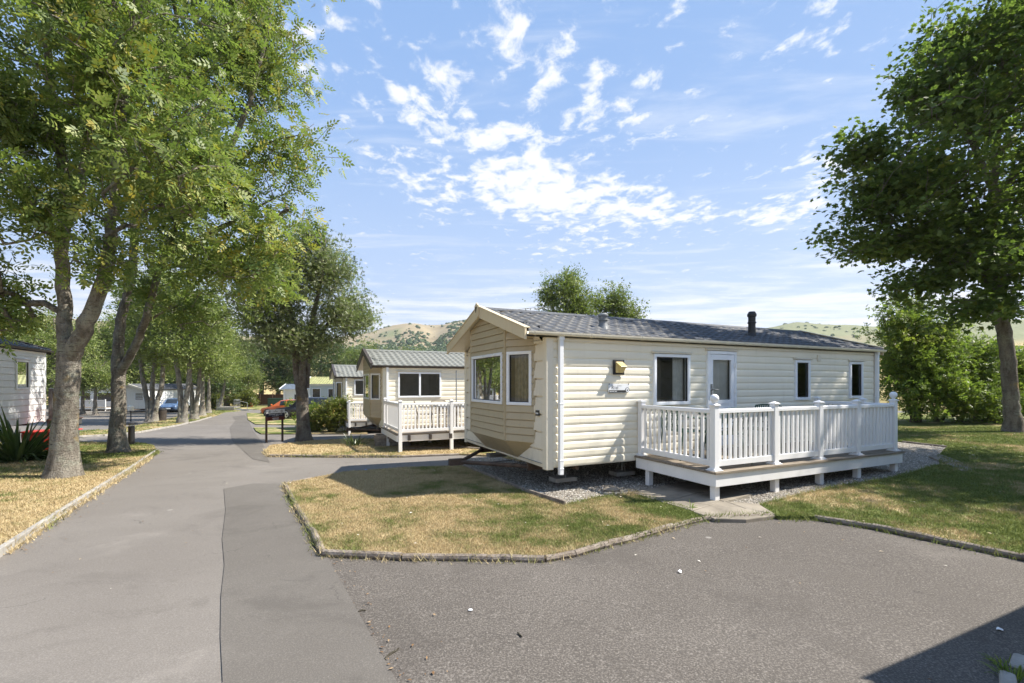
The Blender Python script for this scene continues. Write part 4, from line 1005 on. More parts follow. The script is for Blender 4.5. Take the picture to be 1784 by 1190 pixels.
car8 = caravan('long white caravan with a white porch rail behind the small twin trees', (*C8, -1.45), R(2), L=5.2, wall='pale_clad', trim='white', roof='roof_grey', barge='white', gut='white', bay_on=False, detail=0, prof=LAP, pitch=.2, glass='dark_glass',
    windows=[dict(r=(.8, 2.0, .9, 2.0)), dict(r=(2.7, 4.4, .9, 2.0))])
deck8 = deck('white rail deck before the long white caravan on the far left', (*C8, -1.45), R(2), .2, 4.9, 1.5, .3, [.3, 1.8, 3.3, 4.8], left_from=.1)
C9 = (pxx(322, 58), 58.)
car9 = caravan('dark brown caravan with a white framed porch behind the blue car', (*C9, -1.42), R(86), L=8, wall='dark_clad', trim='white', roof='roof_grey', barge='white', gut='white', bay_on=False, detail=0, prof=LAP, pitch=.2, glass='dark_glass')
# neighbour just outside the frame on the right: its eave throws the hard shadow at the corner
n0 = Vector((4.25, 2.75)); 
car10 = caravan('cream caravan standing just off the right edge of the drive', (n0.x+.12*.42, n0.y-.12*.906-.06, 0), A1, W=3.3, wall='cream', bay_on=False, detail=0, glass='dark_glass', endwin=False)
def flip_neighbour():
    # it lies on the far side of its eave line, so it is turned end for end
    s, c = math.sin(A1), math.cos(A1)
    e = Vector((3.95, 2.62)); Ln = 8.57
    p = e + Vector((c, s))*Ln + Vector((s, -c))*.17
    car10.location = (p.x, p.y, 0); car10.rotation_euler = (0, 0, A1+math.pi)
flip_neighbour()

# ------------------------------------------------------------------ trees and shrubs
def quadleaf(l, w, fold=.15):
    return np.array([[0, 0, 0], [l*.45, -w/2, fold*w], [l, 0, 0], [l*.45, w/2, fold*w]])
def rotz(q, a):
    c, s = math.cos(a), math.sin(a); return np.stack([q[:, 0]*c-q[:, 1]*s, q[:, 0]*s+q[:, 1]*c, q[:, 2]], -1)
def tpl_ash(rng):
    out = []; n = 3
    for i in range(n):
        for sg in (-1, 1):
            q = rotz(quadleaf(.44, .21), sg*(1.05-.12*i)); q[:, 2] -= .05*i*i*.3; out.append(q+np.array([.12+.26*i, 0, -.03*i*i]))
    out.append(quadleaf(.46, .22)+np.array([.12+.26*n-.08, 0, -.03*n*n])); return np.stack(out)
def tpl_maple(rng):
    return np.stack([rotz(quadleaf(l, w, .1), a) for l, w, a in ((.62, .42, 0), (.55, .34, .75), (.55, .34, -.75), (.40, .26, 1.6), (.40, .26, -1.6))])+np.array([.25, 0, 0])
def tpl_spray(n):
    def f(rng):
        out = []
        for i in range(n):
            q = quadleaf(rng.uniform(.34, .5), rng.uniform(.2, .3)); q = rotz(q, rng.uniform(-1.3, 1.3)); q[:, 2] += q[:, 0]*rng.uniform(-.5, .4)
            out.append(q+np.array([rng.uniform(0, .75), rng.uniform(-.2, .2), rng.uniform(-.15, .15)]))
        return np.stack(out)
    return f
def tpl_star(rng):
    return np.stack([rotz(quadleaf(.5, .24, .2), a+rng.uniform(-.3, .3))+np.array([.3, 0, 0]) for a in (0, 1.3, -1.3, 2.5)])
TPL = {'ash': tpl_ash, 'maple': tpl_maple, 'spray': tpl_spray(6), 'spray3': tpl_spray(3), 'star': tpl_star, 'single': lambda r: quadleaf(1., .55)[None]}
def leaf_cloud(rng, pos, axis, kind, size, tiptint, droop=.25, upness=.7):
    """Sprays of leaves at pos, pointing along axis; returns corner array and one tint per leaf."""
    n = len(pos); tp = [TPL[kind](rng) for _ in range(6)]
    A = axis+rng.normal(0, .55, (n, 3)); A[:, 2] -= droop; A /= np.linalg.norm(A, axis=1, keepdims=True)
    N = rng.normal(0, 1-upness+.15, (n, 3)); N[:, 2] += upness; N -= A*np.sum(N*A, 1, keepdims=True); N /= np.linalg.norm(N, axis=1, keepdims=True)
    B = np.cross(N, A); S = size*rng.uniform(.7, 1.25, n); out = []; tt = []
    which = rng.integers(0, 6, n)
    for k in range(6):
        m = which == k; T = tp[k]; a, b, c, s, p = A[m], B[m], N[m], S[m], pos[m]
        V = p[:, None, None]+s[:, None, None, None]*(T[None, ..., 0, None]*a[:, None, None]+T[None, ..., 1, None]*b[:, None, None]+T[None, ..., 2, None]*c[:, None, None])
        out.append(V.reshape(-1, 3)); tt.append((tiptint[m][:, None]+rng.normal(0, .16, (m.sum(), T.shape[0]))).ravel())
    return np.concatenate(out), np.clip(np.concatenate(tt), 0, 1)
def bark_tube(V, Fq, pts, rad, k, rough, rng):
    pts = np.asarray(pts); m = len(pts); n0 = len(V)
    T = np.gradient(pts, axis=0); T /= np.linalg.norm(T, axis=1, keepdims=True)+1e-9
    u = np.cross(T[0], [0.3, 1., .1]); u /= np.linalg.norm(u); ph = rng.uniform(0, 6.28, 3)
    for i in range(m):
        u = u-T[i]*np.dot(u, T[i]); u /= np.linalg.norm(u)+1e-9; w = np.cross(T[i], u)
        for j in range(k):
            a = 2*math.pi*j/k; r = rad[i]
            if rough: r *= 1+rough*(.5*math.sin(3*a+ph[0]+i*.12)+.35*math.sin(5*a+ph[1]-i*.2)+.3*math.sin(8*a+ph[2]+i*.5)+.4*rng.normal())
            V.append(pts[i]+u*(r*math.cos(a))+w*(r*math.sin(a)))
    for i in range(m-1):
        for j in range(k):
            jj = (j+1) % k; Fq.append((n0+i*k+j, n0+i*k+jj, n0+(i+1)*k+jj, n0+(i+1)*k+j))
def smooth_path(p, n):
    p = np.asarray(p, float); t = np.linspace(0, len(p)-1, n); out = []
    for x in t:
        i = min(int(x), len(p)-2); f = x-i; p0, p1, p2, p3 = p[max(i-1, 0)], p[i], p[i+1], p[min(i+2, len(p)-1)]
        out.append(.5*((2*p1)+(-p0+p2)*f+(2*p0-5*p1+4*p2-p3)*f*f+(-p0+3*p1-3*p2+p3)*f**3))
    return np.array(out)
def grow(seed, stems, blobs, ntips, per_tip, sigma, kind, size, flare=1.9, step=.55, rtip=.006, shell=.5, droop=.25, upness=.7, lump=.35, rough=.05, flat=.75, yellow=.06, ymask=None, trunk_k=18, minz=None, along=.45):
    """Returns (bark verts, bark quads, leaf corners, leaf tints), local to the tree's base."""
    rng = np.random.default_rng(seed); V = []; Fq = []
    P = []; Rr = []; Par = []; stem_nodes = []
    for si, st in enumerate(stems):
        st = np.asarray(st, float); ln = np.sum(np.linalg.norm(np.diff(st[:, :3], axis=0), axis=1)); n = max(5, int(ln/.22)); q = smooth_path(st, n)
        q[1:-1, :2] += rng.normal(0, .012, (n-2, 2))
        rad = np.maximum(q[:, 3], .004)
        if q[0, 2] < .3: rad = rad*(1+(flare-1)*np.exp(-(q[:, 2]+.02)/.24))
        bark_tube(V, Fq, q[:, :3], rad, trunk_k if rad[0] > .12 else 10, rough, rng)
        base = len(P)
        for i in range(0, n, 2): P.append(q[i, :3]); Rr.append(rad[i]); Par.append(-1)
    nstem = len(P)
    tips = []
    vol = np.array([(b[3]*b[4]*b[5])**(2/3) for b in blobs]); cnt = np.maximum(1, (ntips*vol/vol.sum()).astype(int))
    for b, c in zip(blobs, cnt):
        d = rng.normal(size=(c, 3)); d /= np.linalg.norm(d, axis=1, keepdims=True)
        ax = rng.normal(size=(9, 3)); ax /= np.linalg.norm(ax, axis=1, keepdims=True)
        lm = np.max(np.maximum(0, d@ax.T)**5, axis=1)
        r = rng.random(c)**shell*(1-lump+lump*1.25*lm)
        tips.append(np.array(b[:3])+d*r[:, None]*np.array(b[3:6]))
    tips = np.concatenate(tips)
    if minz is not None: tips = tips[tips[:, 2] > minz+rng.normal(0, .15, len(tips))]
    S = np.array(P[:nstem]); dmin = np.array([np.min(np.linalg.norm(S-t, axis=1)) for t in tips]); order = np.argsort(dmin)
    cap = nstem+len(tips)*8; A = np.zeros((cap, 3)); A[:nstem] = S; used = nstem; Rl = list(Rr); Pl = [-1]*nstem; chains = []; ends = []
    child_w = np.zeros(cap)
    for ti in order:
        t = tips[ti]; D = t-A[:used]; d = np.linalg.norm(D, axis=1); hd = np.hypot(D[:, 0], D[:, 1])
        cost = d+1.1*np.maximum(0, A[:used, 2]-t[2]+.25*hd)+np.where(np.arange(used) < nstem, .0, .12)
        j = int(np.argmin(cost)); p = A[j]; L_ = d[j]; m = int(np.clip(math.ceil(L_/step), 1, 6)); ids = [j]
        out = t-p; up = np.array([0, 0, .18*L_]); sd = rng.normal(0, .09*L_, 3)
        prev = j
        for k in range(1, m+1):
            f = k/m; x = p+out*f+(up+sd)*(4*f*(1-f))*.6
            A[used] = x; Pl.append(prev); Rl.append(0.); ids.append(used); prev = used; used += 1
        chains.append(ids); ends.append((prev, ids))
    w = np.zeros(used)
    for e, _ in ends: w[e] += rtip**2.3
    for i in range(used-1, nstem-1, -1):
        if Pl[i] >= 0: w[Pl[i]] += w[i]
    rad = np.maximum(w, 1e-12)**(1/2.3)
    for ids in chains:
        if len(ids) < 2: continue
        r = [min(rad[ids[1]]*1.15, .75*Rr[ids[0]] if ids[0] < nstem else rad[ids[0]])]+[rad[i] for i in ids[1:]]
        bark_tube(V, Fq, A[ids], r, 6 if r[0] > .02 else 4, 0, rng)
    # leaves
    pos = []; ax = []; tn = []
    c0 = np.mean(tips, 0)
    for e, ids in ends:
        t = A[e]; p = A[ids[-2]] if len(ids) > 1 else A[Pl[e]]; dr = t-p; dr = dr/(np.linalg.norm(dr)+1e-6)
        n = max(2, int(per_tip*rng.uniform(.5, 1.5))); f = rng.random(n)**.7
        off = rng.normal(0, sigma, (n, 3))*np.array([1, 1, flat]); q = t+off-dr*(1-f)[:, None]*along
        a = off/(np.linalg.norm(off, axis=1, keepdims=True)+1e-6)*.7+dr*.8
        pos.append(q); ax.append(a); base = rng.normal(.42, .13)
        if rng.random() < yellow*(1 if ymask is None else ymask(t)): base += .45
        tn.append(np.full(n, base))
    pos = np.concatenate(pos); ax = np.concatenate(ax); tn = np.concatenate(tn)
    LV, LT = leaf_cloud(rng, pos, ax, kind, size, tn, droop, upness)
    return np.array(V), Fq, LV, LT
def plant(name, label, cat, loc, data, bark, leaf, group=None, part=('trunk', 'crown')):
    V, Fq, LV, LT = data
    root = empty(name, loc, 0, label, cat, group)
    if len(Fq):
        me = bpy.data.meshes.new(part[0]); me.from_pydata(V.tolist(), [], Fq); me.polygons.foreach_set('use_smooth', [True]*len(Fq)); link(part[0], me, M[bark], root)
    link(part[1], np_mesh(part[1], LV, 4, tint=LT), M[leaf], root)
    return root
def at(px, Y): x = pxx(px, Y); return (x, Y, float(gz(x, Y)))
def zy(py, Y): return EYE+(668-py)/F*Y
def rel(base, pts):
    """Stem/blob points given as (photo x, photo y, depth, radius...) turned into metres from the tree's base."""
    out = []
    for p in pts: Y = p[2]; out.append((pxx(p[0], Y)-base[0], Y-base[1], zy(p[1], Y)-base[2], *p[3:]))
    return out

def px_blob(base, px, py, Y, rx, rz, ry=None):
    return (*rel(base, [(px, py, Y)])[0], rx/F*Y, (ry or rx)/F*Y, rz/F*Y)
# the two near ash trees on the left verge
b1 = at(112, 8.35)
st1 = [rel(b1, [(110, 838, 8.35, .20), (113, 770, 8.35, .19), (117, 690, 8.35, .172), (120, 630, 8.35, .17), (121, 595, 8.37, .16)]),
       rel(b1, [(118, 612, 8.37, .125), (113, 545, 8.5, .11), (108, 440, 8.6, .10), (112, 330, 8.7, .09), (95, 200, 8.8, .075), (80, 60, 8.9, .06), (70, -120, 9.0, .05)]),
       rel(b1, [(124, 622, 8.33, .135), (152, 565, 8.25, .125), (174, 505, 8.2, .11), (192, 420, 8.2, .09), (205, 300, 8.2, .075), (215, 180, 8.2, .06), (235, 40, 8.2, .045), (330, -100, 8., .04)]),
       rel(b1, [(112, 400, 8.65, .08), (140, 330, 8.6, .07), (155, 220, 8.7, .06), (170, 100, 8.8, .045), (215, -50, 8.9, .04)]),
       rel(b1, [(108, 440, 8.6, .05), (60, 370, 8.2, .035), (0, 300, 8.0, .025), (-60, 220, 7.9, .012)])]
bl1 = [(-1.0, -.3, 6.4, 2.5, 2.2, 2.1), (1.0, -.2, 7.3, 2.7, 2.3, 2.4), (-.2, .3, 9.2, 3.2, 2.6, 2.0), (2.4, -.5, 5.6, 1.9, 1.5, 1.6), (-2.4, -.4, 4.6, 1.8, 1.6, 1.7), (-1.9, .2, 3.2, 1.2, 1.2, .9), (-2.6, -1., 3.4, 1.0, .9, .8), (.3, -.6, 4.9, 1.5, 1.0, 1.2), (1.1, -.5, 3.9, .9, .7, .7), (-1.3, -.2, 3.3, .8, .9, .7)]
plant('ash_tree', 'broad ash tree with a thick forked trunk at the front of the left verge', 'tree', b1,
      grow(11, st1, bl1, 1320, 8, .18, 'ash', .22, flare=1.6, rtip=.0058, lump=.6, yellow=.10, droop=.35, upness=.55, ymask=lambda t: 1.8 if t[0] > 1 else .4, minz=2.3), 'bark', 'leaf_ash')
b2 = at(206, 12.3)
st2 = [rel(b2, [(206, 795, 12.3, .20), (206, 740, 12.3, .175), (206, 680, 12.3, .155), (207, 640, 12.3, .155), (208, 622, 12.3, .14)]),
       rel(b2, [(204, 640, 12.3, .125), (206, 590, 12.35, .12), (218, 530, 12.5, .11), (230, 470, 12.6, .10), (232, 380, 12.8, .09), (212, 260, 13.0, .08), (205, 130, 13.2, .08), (200, -30, 13.3, .05)]),
       rel(b2, [(211, 648, 12.28, .11), (235, 605, 12.1, .10), (252, 560, 11.9, .09), (275, 480, 11.7, .075), (315, 380, 11.4, .06), (390, 280, 11.2, .07), (440, 160, 11.1, .05), (470, 30, 11., .03)]),
       rel(b2, [(234, 400, 12.8, .09), (262, 262, 12.6, .085), (295, 215, 12.4, .07), (290, 130, 12.4, .07), (310, 20, 12.4, .05)]),
       rel(b2, [(300, 440, 11.6, .08), (380, 400, 11.2, .06), (450, 360, 11.0, .025), (490, 340, 10.9, .012)]),
       rel(b2, [(340, 360, 11.4, .07), (430, 270, 11., .04), (500, 240, 10.8, .018)])]
bl2 = [px_blob(b2, 300, 120, 12.2, 190, 170), px_blob(b2, 455, 120, 11.4, 115, 150, 130), px_blob(b2, 500, 270, 11.0, 100, 85, 100), px_blob(b2, 400, 330, 10.6, 130, 120, 130), px_blob(b2, 300, 330, 12.2, 130, 130, 150), px_blob(b2, 370, 465, 10.2, 110, 75, 110),
       px_blob(b2, 280, 500, 12.2, 80, 50, 80), px_blob(b2, 410, 60, 11.6, 140, 130), px_blob(b2, 470, 400, 9.6, 95, 75, 95), px_blob(b2, 420, 455, 9.6, 95, 65, 100), px_blob(b2, 345, 540, 11.7, 80, 50, 80), px_blob(b2, 470, 500, 12.4, 60, 50, 70), px_blob(b2, 300, 420, 11.5, 95, 75, 60), px_blob(b2, 190, 250, 13., 160, 160), px_blob(b2, 330, -90, 12., 200, 130), px_blob(b2, 430, -60, 11.6, 120, 110)]
plant('ash_tree', 'tall ash tree with a slender forked trunk and wide yellowing crown by the road bollard', 'tree', b2,
      grow(23, st2, bl2, 1700, 8, .19, 'ash', .24, flare=1.5, rtip=.0056, lump=.6, yellow=.16, droop=.3, upness=.55, ymask=lambda t: 2. if t[0] > 4.2 else .35, minz=2.6), 'bark', 'leaf_ash')
# whitebeam by the sign board
b3 = at(529, 16.2)
st3 = [rel(b3, [(529, 770, 16.2, .235), (527, 730, 16.2, .20), (525, 690, 16.2, .195), (524, 655, 16.2, .17)]),
       rel(b3, [(519, 670, 16.2, .13), (516, 620, 16.25, .125), (510, 560, 16.3, .09), (490, 500, 16.4, .06), (480, 430, 16.4, .03)]),
       rel(b3, [(526, 672, 16.1, .12), (530, 620, 16.1, .11), (545, 550, 16.1, .08), (560, 480, 16.1, .05), (565, 410, 16., .03)]),
       rel(b3, [(534, 676, 16.3, .10), (541, 615, 16.35, .09), (575, 560, 16.4, .06), (620, 520, 16.4, .03)])]
bl3 = [px_blob(b3, 520, 500, 16.3, 95, 105), px_blob(b3, 575, 470, 16.1, 72, 62, 80), px_blob(b3, 600, 550, 16.1, 62, 60, 80), px_blob(b3, 478, 570, 16.2, 72, 62, 80), px_blob(b3, 530, 590, 15.8, 85, 50, 80), px_blob(b3, 545, 420, 16.3, 45, 42, 60), px_blob(b3, 460, 470, 16.5, 60, 60, 80), px_blob(b3, 638, 560, 16.1, 25, 32, 50), px_blob(b3, 440, 540, 16.4, 55, 70, 70), px_blob(b3, 500, 440, 16.4, 60, 45, 70)]
plant('whitebeam_tree', 'grey green whitebeam with a clustered trunk beside the maroon sign board', 'tree', b3,
      grow(31, st3, bl3, 1600, 19, .18, 'star', .13, rtip=.004, flare=1.4, lump=.5, yellow=.05, upness=.4, droop=.0, minz=1.9), 'bark_dark', 'leaf_beam')
# sycamore on the right
b4 = at(1768, 14.3)
st4 = [rel(b4, [(1768, 760, 14.3, .22), (1762, 700, 14.3, .19), (1756, 620, 14.3, .18), (1744, 540, 14.3, .165), (1735, 470, 14.3, .15), (1728, 380, 14.3, .13), (1735, 260, 14.4, .10), (1750, 120, 14.5, .09), (1760, -30, 14.6, .05)]),
       rel(b4, [(1740, 520, 14.3, .13), (1700, 470, 14.0, .10), (1660, 445, 13.8, .08), (1600, 420, 13.6, .06), (1540, 400, 13.5, .035)]),
       rel(b4, [(1733, 450, 14.3, .13), (1690, 390, 14.1, .10), (1640, 340, 13.9, .08), (1570, 300, 13.8, .05), (1500, 270, 13.7, .03)]),
       rel(b4, [(1730, 360, 14.3, .12), (1770, 300, 14.4, .10), (1830, 220, 14.6, .08), (1900, 140, 14.8, .04)]),
       rel(b4, [(1731, 330, 14.3, .10), (1690, 240, 14.4, .08), (1650, 160, 14.5, .06), (1620, 90, 14.6, .03)])]
bl4 = [px_blob(b4, 1600, 310, 13.9, 165, 105), px_blob(b4, 1700, 180, 14.2, 165, 130), px_blob(b4, 1575, 415, 13.7, 150, 75, 120), px_blob(b4, 1660, 450, 14.1, 120, 70, 120), px_blob(b4, 1780, 60, 14.4, 150, 110), px_blob(b4, 1830, 320, 14.3, 130, 190, 90), px_blob(b4, 1500, 260, 13.7, 70, 42, 70),
       px_blob(b4, 1700, 540, 13.7, 75, 40, 70), px_blob(b4, 1765, 440, 13.9, 80, 90, 70), px_blob(b4, 1700, 380, 13.6, 110, 90, 60), px_blob(b4, 1535, 340, 13.6, 95, 75, 80), px_blob(b4, 1610, 150, 14.2, 85, 62, 90), px_blob(b4, 1740, 520, 14., 70, 45, 80), px_blob(b4, 1690, 70, 14.3, 100, 80, 120), px_blob(b4, 1600, 500, 13.9, 85, 38, 70)]
plant('sycamore_tree', 'large dark sycamore with spreading crown in front of the right hedge', 'tree', b4,
      grow(41, st4, bl4, 2300, 18, .26, 'maple', .19, flare=1.5, rtip=.006, lump=.6, yellow=.04, upness=.8, droop=.3, flat=.4, shell=.5, minz=2.6), 'bark_dark', 'leaf_syc')
# a second tree outside the frame whose crown shades the right lawn and the far half of the deck
b5 = (15.6, 8.8, float(gz(15.6, 8.8)))
plant('sycamore_tree', 'sycamore beyond the right edge of the picture that shades the lawn', 'tree', b5,
      grow(43, [[(0, 0, 0, .3), (.1, 0, 2.5, .25), (-.1, .2, 5, .2), (0, 0, 8, .14), (-.6, .4, 11.5, .09), (-1.8, .9, 14, .03)]], [(0, .2, 11.2, 2.5, 3.0, 2.2), (0, -1.6, 9.4, 2.4, 2.4, 2.2), (0, 1.2, 8.6, 2.2, 2.2, 2.), (-1.2, 1.0, 12.5, 2.2, 2.2, 1.6), (-2.2, 1.0, 13.9, 1.9, 2.0, 1.4)], 900, 18, .30, 'maple', .20, rtip=.008, lump=.45, flat=.5), 'bark_dark', 'leaf_syc')
# tall tree pair behind the near caravan
for px_, Y, top, w_, sd, lab in ((985, 30., 452, 62, 51, 'taller pointed tree rising behind the charcoal roof'), (1068, 31., 486, 56, 52, 'rounder tree rising behind the charcoal roof beside a flue')):
    b = at(px_, Y); h = zy(top, Y)-b[2]; r = w_/F*Y
    bl = [(0, 0, h*.62, r*.95, r, h*.26), (r*.12, 0, h*.84, r*.5, r*.5, h*.155), (-r*.45, 0, h*.80, r*.40, r*.4, h*.13), (r*.42, 0, h*.70, r*.55, r*.5, h*.16), (-r*.75, 0, h*.55, r*.4, r*.5, h*.12)]
    plant('broadleaf_tree', lab, 'tree', b, grow(sd, [[(0, 0, 0, .22), (.05, 0, h*.3, .18), (0, .1, h*.6, .12), (.1, 0, h*.93, .03)], [(0, 0, h*.3, .12), (-.6, 0, h*.55, .08), (-.9, 0, h*.8, .03)], [(0, 0, h*.35, .1), (.8, 0, h*.55, .07), (1.2, 0, h*.7, .03)]], bl, 560, 18, .26, 'spray3', .30, rtip=.006, lump=.55, yellow=.08, droop=.1), 'bark_dark', 'leaf_wood', group='trees behind the near caravan')
# hedge shrubs behind the right end of the caravan
hs = [(1588, 18.0, 2.1, 5.3, 61, 'tall bright hedge shrub at the far corner of the cream caravan'), (1645, 18.3, 2.1, 4.1, 62, 'wide hedge shrub between the deck corner and the sycamore'), (1715, 18.6, 2.0, 3.4, 63, 'low dark hedge shrub just behind the sycamore trunk'), (1800, 19., 2.3, 3.2, 64, 'hedge shrub to the right of the sycamore trunk')]
for px_, Y, r, h, sd, lab in hs:
    b = at(px_, Y); rr = random.Random(sd)
    stems = [[(rr.uniform(-.5, .5), rr.uniform(-.3, .3), 0, .05), (rr.uniform(-.8, .8), rr.uniform(-.5, .5), h*.4, .035), (rr.uniform(-1.2, 1.2)*r*.5, rr.uniform(-.5, .5), h*.8, .012)] for _ in range(6)]
    bl = [(0, 0, h*.45, r, r*.8, h*.42), (-.3*r, -.2, h*.72, r*.6, r*.5, h*.26), (.4*r, 0, h*.62, r*.62, r*.5, h*.28), (0, -.45*r, h*.27, r*.95, r*.6, h*.26), (.05*r, 0, h*.86, r*.35, r*.35, h*.13)]
    plant('hedge_shrub', lab, 'shrub', b, grow(sd, stems, bl, 480, 22, .17, 'spray', .19, rtip=.004, lump=.55, yellow=.12, shell=.4, droop=.05, ymask=lambda t: 1.6 if t[2] > h*.6 else .2, trunk_k=8), 'bark_brown', 'leaf_hedge', group='hedge shrubs on the right', part=('stems', 'foliage'))
for hx, hy, hsrc, hrot in ((21.5, 14.5, 1, 1.), (23.2, 11., 0, 2.2), (23.6, 8.9, 2, 5.), (24., 7.2, 1, 4.1), (24.2, 3.2, 2, .4), (24.5, -1., 0, 3.)):  # unseen hedge copies, added so the side windows reflect dark foliage
    o = copy_tree([x for x in bpy.data.objects if x.name.startswith('hedge_shrub') and not x.parent][hsrc]); o.location = (hx, hy, float(gz(hx, hy))); o.rotation_euler = (0, 0, hrot); o['label'] = 'unseen hedge shrub added beyond the right edge of the picture'
# roadside row on the left: each with its own trunk pair
row = [(264, 30., 11.0, 3.0, 71, 3, 'roadside tree with three pale stems beside the blue car', 0), (318, 28., 10.6, 2.9, 72, 2, 'roadside tree with a forked pale trunk, nearest in the receding row', 0), (338, 33.5, 10.6, 2.9, 73, 2, 'roadside tree with twin stems just behind the forked one', 0),
       (352, 41., 11., 3.4, 74, 1, 'thin straight roadside tree midway down the receding row', 0), (363, 47., 11., 3.5, 75, 1, 'dark stemmed roadside tree towards the end of the row', 0), (382, 54., 10.5, 3.8, 76, 1, 'leaning roadside tree last in the row before the grey ramp', 0)]
for px_, Y, h, r, sd, ns, lab, _ in row:
    b = at(px_, Y); rr = random.Random(sd); stems = []
    for k in range(ns):
        a = (k-(ns-1)/2)*.32; dx = .5 if sd == 76 else 0
        stems.append([(a*.4, 0, 0, .24 if ns == 1 else .19), (a*.9+dx*.3, .05, 1.2, .19 if ns == 1 else .15), (a*2.0+dx, .1, 2.8, .13), (a*3.5+dx+rr.uniform(-.3, .3), rr.uniform(-.4, .4), h*.6, .07), (a*5+dx, rr.uniform(-.5, .5), h*.88, .02)])
    bl = [(0, 0, h*.60, r, r, h*.30), (-.4*r, .2, h*.76, r*.7, r*.7, h*.2), (.45*r, 0, h*.68, r*.66, r*.6, h*.2), (.1*r, -.3*r, h*.43, r*.8, r*.7, h*.13), (.5*r, 0, h*.40, r*.5, r*.6, h*.09)]
    plant('roadside_tree', lab, 'tree', b, grow(sd, stems, bl, 520, 13, .33, 'spray3', .34, rtip=.006, lump=.5, yellow=.05, flat=.6, minz=2.2), 'bark', 'leaf_wood', group='trees along the left side of the road')
# small twin trees and other trees on the left
for px_, Y, h, r, sd, lab in ((144, 44., 6.3, 2.3, 81, 'small round tree with a pale stem left of the white porch'), (166, 43., 6.0, 2.4, 82, 'small round tree with a dark stem before the white porch')):
    b = at(px_, Y); plant('small_tree', lab, 'tree', b, grow(sd, [[(0, 0, 0, .17), (0, 0, 1.5, .13), (.1, 0, 3.2, .08), (0, 0, 5, .03)]], [(0, 0, h*.62, r, r, h*.28), (-.5*r, 0, h*.5, r*.6, r*.6, h*.16), (.5*r, 0, h*.55, r*.6, r*.6, h*.18)], 260, 14, .28, 'spray3', .30, yellow=.1, minz=1.7, lump=.45), 'bark_dark', 'leaf_wood', group='small twin trees by the white porch')
def wood_variants():
    out = []
    for sd, kind in ((91, 'leaf_wood'), (92, 'leaf_dark'), (93, 'leaf_wood')):
        h = 11.; r = 3.9
        bl = [(0, 0, h*.55, r, r, h*.36), (-.45*r, .1, h*.70, r*.65, r*.65, h*.2), (.5*r, 0, h*.64, r*.62, r*.62, h*.2), (.0, -.3*r, h*.82, r*.5, r*.5, h*.16), (0, -.4*r, h*.30, r*.95, r*.7, h*.2), (.5*r, -.3*r, h*.25, r*.6, r*.6, h*.16), (-.55*r, -.2*r, h*.28, r*.6, r*.6, h*.18)]
        out.append((grow(sd, [[(0, 0, 0, .3), (.1, 0, h*.3, .24), (0, .1, h*.6, .14), (.1, 0, h*.9, .03)]], bl, 420, 14, .42, 'spray3', .46, rtip=.008, lump=.5, flat=.7), kind))
    return out
wv = wood_variants(); protos = {}
woods = [(395, 62, 11.5, 1.0, 1, 'bushy tree overhanging the grey ramp at the end of the row'), (432, 66, 7.4, .8, 0, 'low yellow green tree at the left end of the brown fence'), (300, 64, 14, 1.1, 0, 'tall tree behind the dark brown caravan'), (240, 66, 14, 1.1, 2,  'tree behind the grey gable roof'), (190, 68, 14.5, 1.15, 0, 'pale tree behind the white porch rail'),
         (95, 46, 11, 1., 2, 'tree behind the pale caravan end on the left'), (125, 60, 13, 1.15, 0, 'tree to the left of the small twin trees'), (58, 60, 13, 1.15, 2, 'tree behind the pale caravan roof on the left edge'), (340, 74, 13.5, 1.1, 1, 'dark tree behind the roadside row'),
         (455, 84, 13, 1.1, 1, 'dark tree behind the left part of the brown fence'), (485, 88, 13.5, 1.1, 1, 'dark tree behind the middle of the brown fence'), (520, 86, 13, 1.1, 1, 'dark tree behind the right end of the brown fence'), (420, 92, 13, 1.1, 2, 'mid green tree above the brown fence far down the road'),
         (560, 78, 12, 1.0, 1, 'dark tree behind the yellow lichen roof, left of its ridge'), (598, 74, 11.5, 1.0, 1, 'dark tree over the right end of the yellow lichen roof'), (632, 56, 8.6, .8, 0, 'sunlit yellow green tree behind the third caravan roof'), (660, 60, 9.0, .85, 0, 'sunlit yellow green tree to the left above the second caravan roof'),
         (700, 92, 11.2, 1.1, 2, 'round tree in the far line above the second caravan ridge, left one'), (735, 100, 11.2, 1.1, 2, 'round tree in the far line above the second caravan ridge, middle one'), (770, 104, 10.6, 1.1, 2, 'round tree in the far line above the second caravan ridge, near the vent'), (805, 100, 10.6, 1.1, 2, 'round tree in the far line beside the gable of the near caravan'),
         (840, 108, 10.8, 1.1, 2, 'round tree of the far line hidden behind the near gable'), (8, 70, 13, 1.1, 0, 'pale tree at the very left edge above the caravan roof'), (1440, 60, 6.2, .8, 2, 'low tree behind the far end of the charcoal roof')]
for px_, Y, h, s, v, lab in woods:
    b = at(px_, Y); (dat, kind) = wv[v]
    if v not in protos: o = protos[v] = plant('woodland_tree', lab, 'tree', b, dat, 'bark_dark', kind)
    else:
        o = copy_tree(protos[v]); o['label'] = lab; o.location = b
    o['group'] = 'trees behind the caravans and fence'
    k = h/11.; o.scale = (k*s*1.05, k*s*1.05, k); o.rotation_euler = (0, 0, (px_*1.7) % 6.28)
